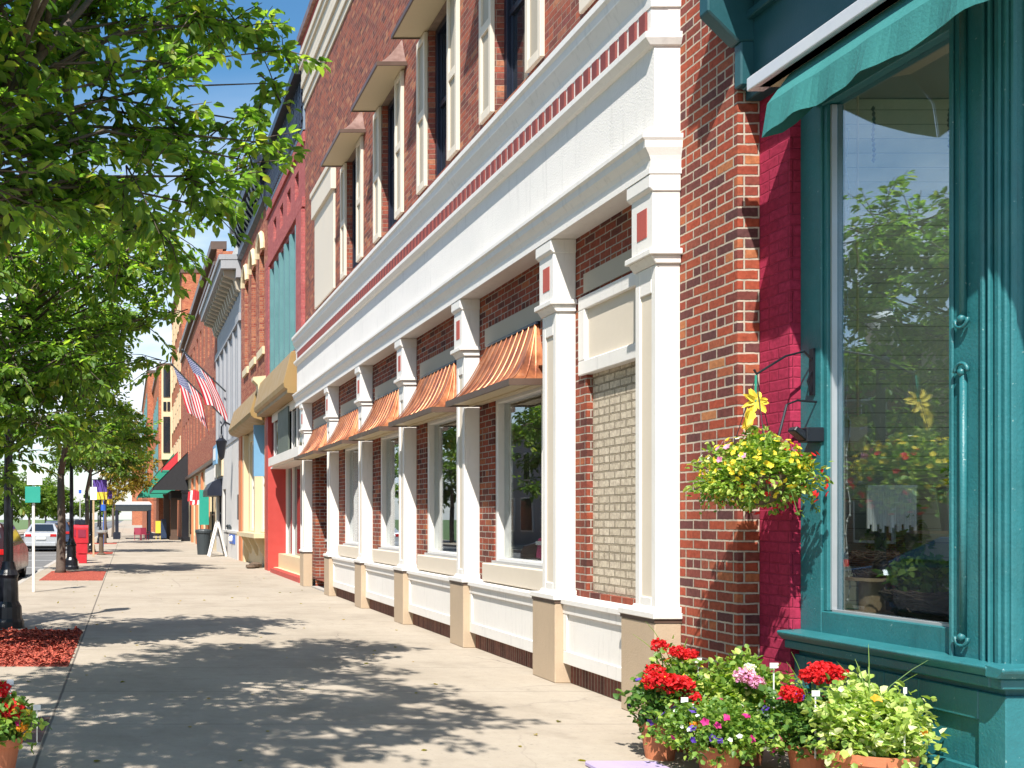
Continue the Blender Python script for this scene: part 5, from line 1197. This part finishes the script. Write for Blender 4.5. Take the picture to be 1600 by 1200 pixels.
tB = [B(40, 420, 13, .8), B(120, 430, 12.6, .8), B(200, 430, 13, .7), B(255, 430, 13.2, .45), B(275, 490, 13.4, .3), B(220, 500, 13, .6), B(140, 520, 12.6, .7), B(50, 520, 12.6, .8),
      B(230, 560, 13.2, .3), B(170, 590, 13, .4), B(90, 600, 12.6, .6), B(10, 620, 12.4, .7), B(110, 660, 12.6, .35), B(30, 700, 12.5, .45), B(10, 745, 12.4, .25), B(150, 650, 13, .22),
      B(-60, 480, 12, 1.0), B(-60, 620, 12, .9), B(-120, 380, 12, 1.1), B(60, 340, 12.8, .9), B(160, 350, 13, .8), B(240, 370, 12.8, .7), B(80, 390, 11.8, .8), B(190, 400, 12, .7), B(10, 400, 11.6, .8), B(20, 560, 11.8, .7), B(110, 560, 12, .7), B(60, 660, 12, .6), (Vector((-3.6, 12.4, 4.2)), 1.1), (Vector((-3.4, 13.2, 5.6)), 1.0)]
tree('pavement_tree', (-2.2, 12.9, 0), 2.4, .11, tB, 'second leafy tree, standing in the mulch bed left of the nearest lamp', group='trees along the kerb', leaf=.11, per=22, dens=6.5, twig=.55)
def autoblobs(cx, cy, z0, z1, rad, n, r0):
    out = []
    for i in range(n):
        u = rng.random(); z = z0+(z1-z0)*u; rr = rad*math.sin(math.pi*(.18+.74*u))**.7; a = rng.uniform(0, 6.28); q = rr*math.sqrt(rng.uniform(.1, 1))
        out.append((Vector((cx+q*math.cos(a), cy+q*math.sin(a), z)), r0*rng.uniform(.7, 1.25)))
    return out
tree('pavement_tree', (-2.02, 31.0, 0), 3.0, .14, autoblobs(-1.6, 31.0, 3.7, 8.6, 2.7, 30, .75), 'slim trunked tree rising from the second mulch bed behind the white sign post', group='trees along the kerb', leaf=.15, per=22, dens=5, twig=.6)
tree('pavement_tree', (-1.95, 49.0, 0), 2.9, .12, autoblobs(-1.6, 49, 3.4, 8.2, 2.3, 20, .8), 'third kerb tree, beyond the newspaper boxes', group='trees along the kerb', leaf=.17, per=16, dens=4, leafm=mLeafFar)
tree('pavement_tree', (-1.5, 68.0, 0), 2.6, .12, autoblobs(-.7, 68, 3.2, 8.6, 2.0, 22, .8), 'yellowing kerb tree above the canopy tent', group='trees along the kerb', leaf=.19, per=14, dens=4, leafm=mLeafY)
tree('pavement_tree', (-1.3, 92.0, 0), 2.6, .13, autoblobs(-.2, 92, 3.4, 9.0, 2.4, 18, .9), 'farthest yellowing kerb tree, beyond the tent', group='trees along the kerb', leaf=.24, per=12, dens=3, leafm=mLeafY)
far = [(-13.2, 21, 8.5, 3.2), (-13.4, 30, 9.4, 3.4), (-13.0, 40, 9.0, 3.4), (-13.3, 53, 8.6, 3.2), (-13, 70, 7.4, 3.2), (-12.6, 92, 6.6, 3.4), (-11.5, 120, 6.4, 3.8), (-10, 150, 6.6, 4.2), (-14, 175, 7.5, 5), (-6, 210, 6.5, 4.6)]
names = ['nearest', 'second', 'third', 'fourth', 'fifth', 'sixth', 'seventh', 'eighth', 'ninth', 'last']
for i, (x, y, h, r) in enumerate(far):
    s = 1+y/90
    tree('far_side_tree', (x, y, -.02), h*.33, .17, autoblobs(x, y, h*.38, h, r*.85, 16, .95*r/3.2), names[i]+' tree in the row across the street', group='trees across the street', leaf=.16*s, per=int(20/s**.5), dens=3.2/s**.5, twig=.8, leafm=mLeafFar)

# unseen low buildings, added across the street to darken the shop glass reflections
for i, (a, b, h, mm, lab) in enumerate(((6, 19, 6.5, mBrickArc, 'unseen low red brick building added across the street, nearest the camera'), (19.1, 33, 7.5, mBuff, 'unseen buff building added across the street with brown cornice'), (33.1, 50, 6.8, mBrick, 'unseen dark brick building in the middle of the row added across the street'), (50.1, 72, 7.2, mGreyStone, 'unseen grey building at the far end of the row added across the street'))):
    t = thing('unseen_shop_across', (-20, (a+b)/2, 0), lab, 'building', 'unseen shops added across the street')
    g = G(); g.box(-26, -16, a, b, -.3, h); g.build('wall', mm, t); g = G(); g.box(-26.1, -15.8, a-.02, b+.02, h, h+.4); g.build('cornice', mBrown, t)
    k = 0; y = a+1
    while y+2.2 < b:
        g = G(); g.box(-16.0, -15.92, y, y+1.9, .8, 3.0); wd = g.build('window', mWhite, t); g = G(); g.box(-15.93, -15.90, y+.1, y+1.8, .9, 2.9); g.build('pane', mDarkGlass, wd)
        g = G(); g.box(-16.0, -15.92, y+.4, y+1.5, 4.0, 5.8); wd = g.build('window', mWhite, t); g = G(); g.box(-15.93, -15.90, y+.48, y+1.42, 4.1, 5.7); g.build('pane', mDarkGlass, wd)
        y += 3.1

# loose mulch chips and a few fallen leaves
n = 5200; P = np.stack([NR.uniform(-2.44, -.68, n), NR.uniform(11.42, 14.98, n), np.full(n, .016)], 1)
o = leaf_mesh('mulch_chips', P, rdir(n)*[1, 1, .25], rdir(n)*.5+np.array([0, 0, 1]), .04+.05*NR.random(n), mMulch, None, .5, kind='stuff'); tag(o, 'loose red mulch chips covering the nearest tree bed', 'mulch')
n = 90; P = np.stack([NR.uniform(-1.4, 4.1, n)**1, NR.uniform(6.8, 30, n), np.full(n, .005)], 1)
o = leaf_mesh('fallen_leaves', P, rdir(n)*[1, 1, .08], rdir(n)*.12+np.array([0, 0, 1]), .035+.035*NR.random(n), mLeafY, None, .6, kind='stuff'); tag(o, 'scattered dry leaves lying on the pavement', 'leaves')
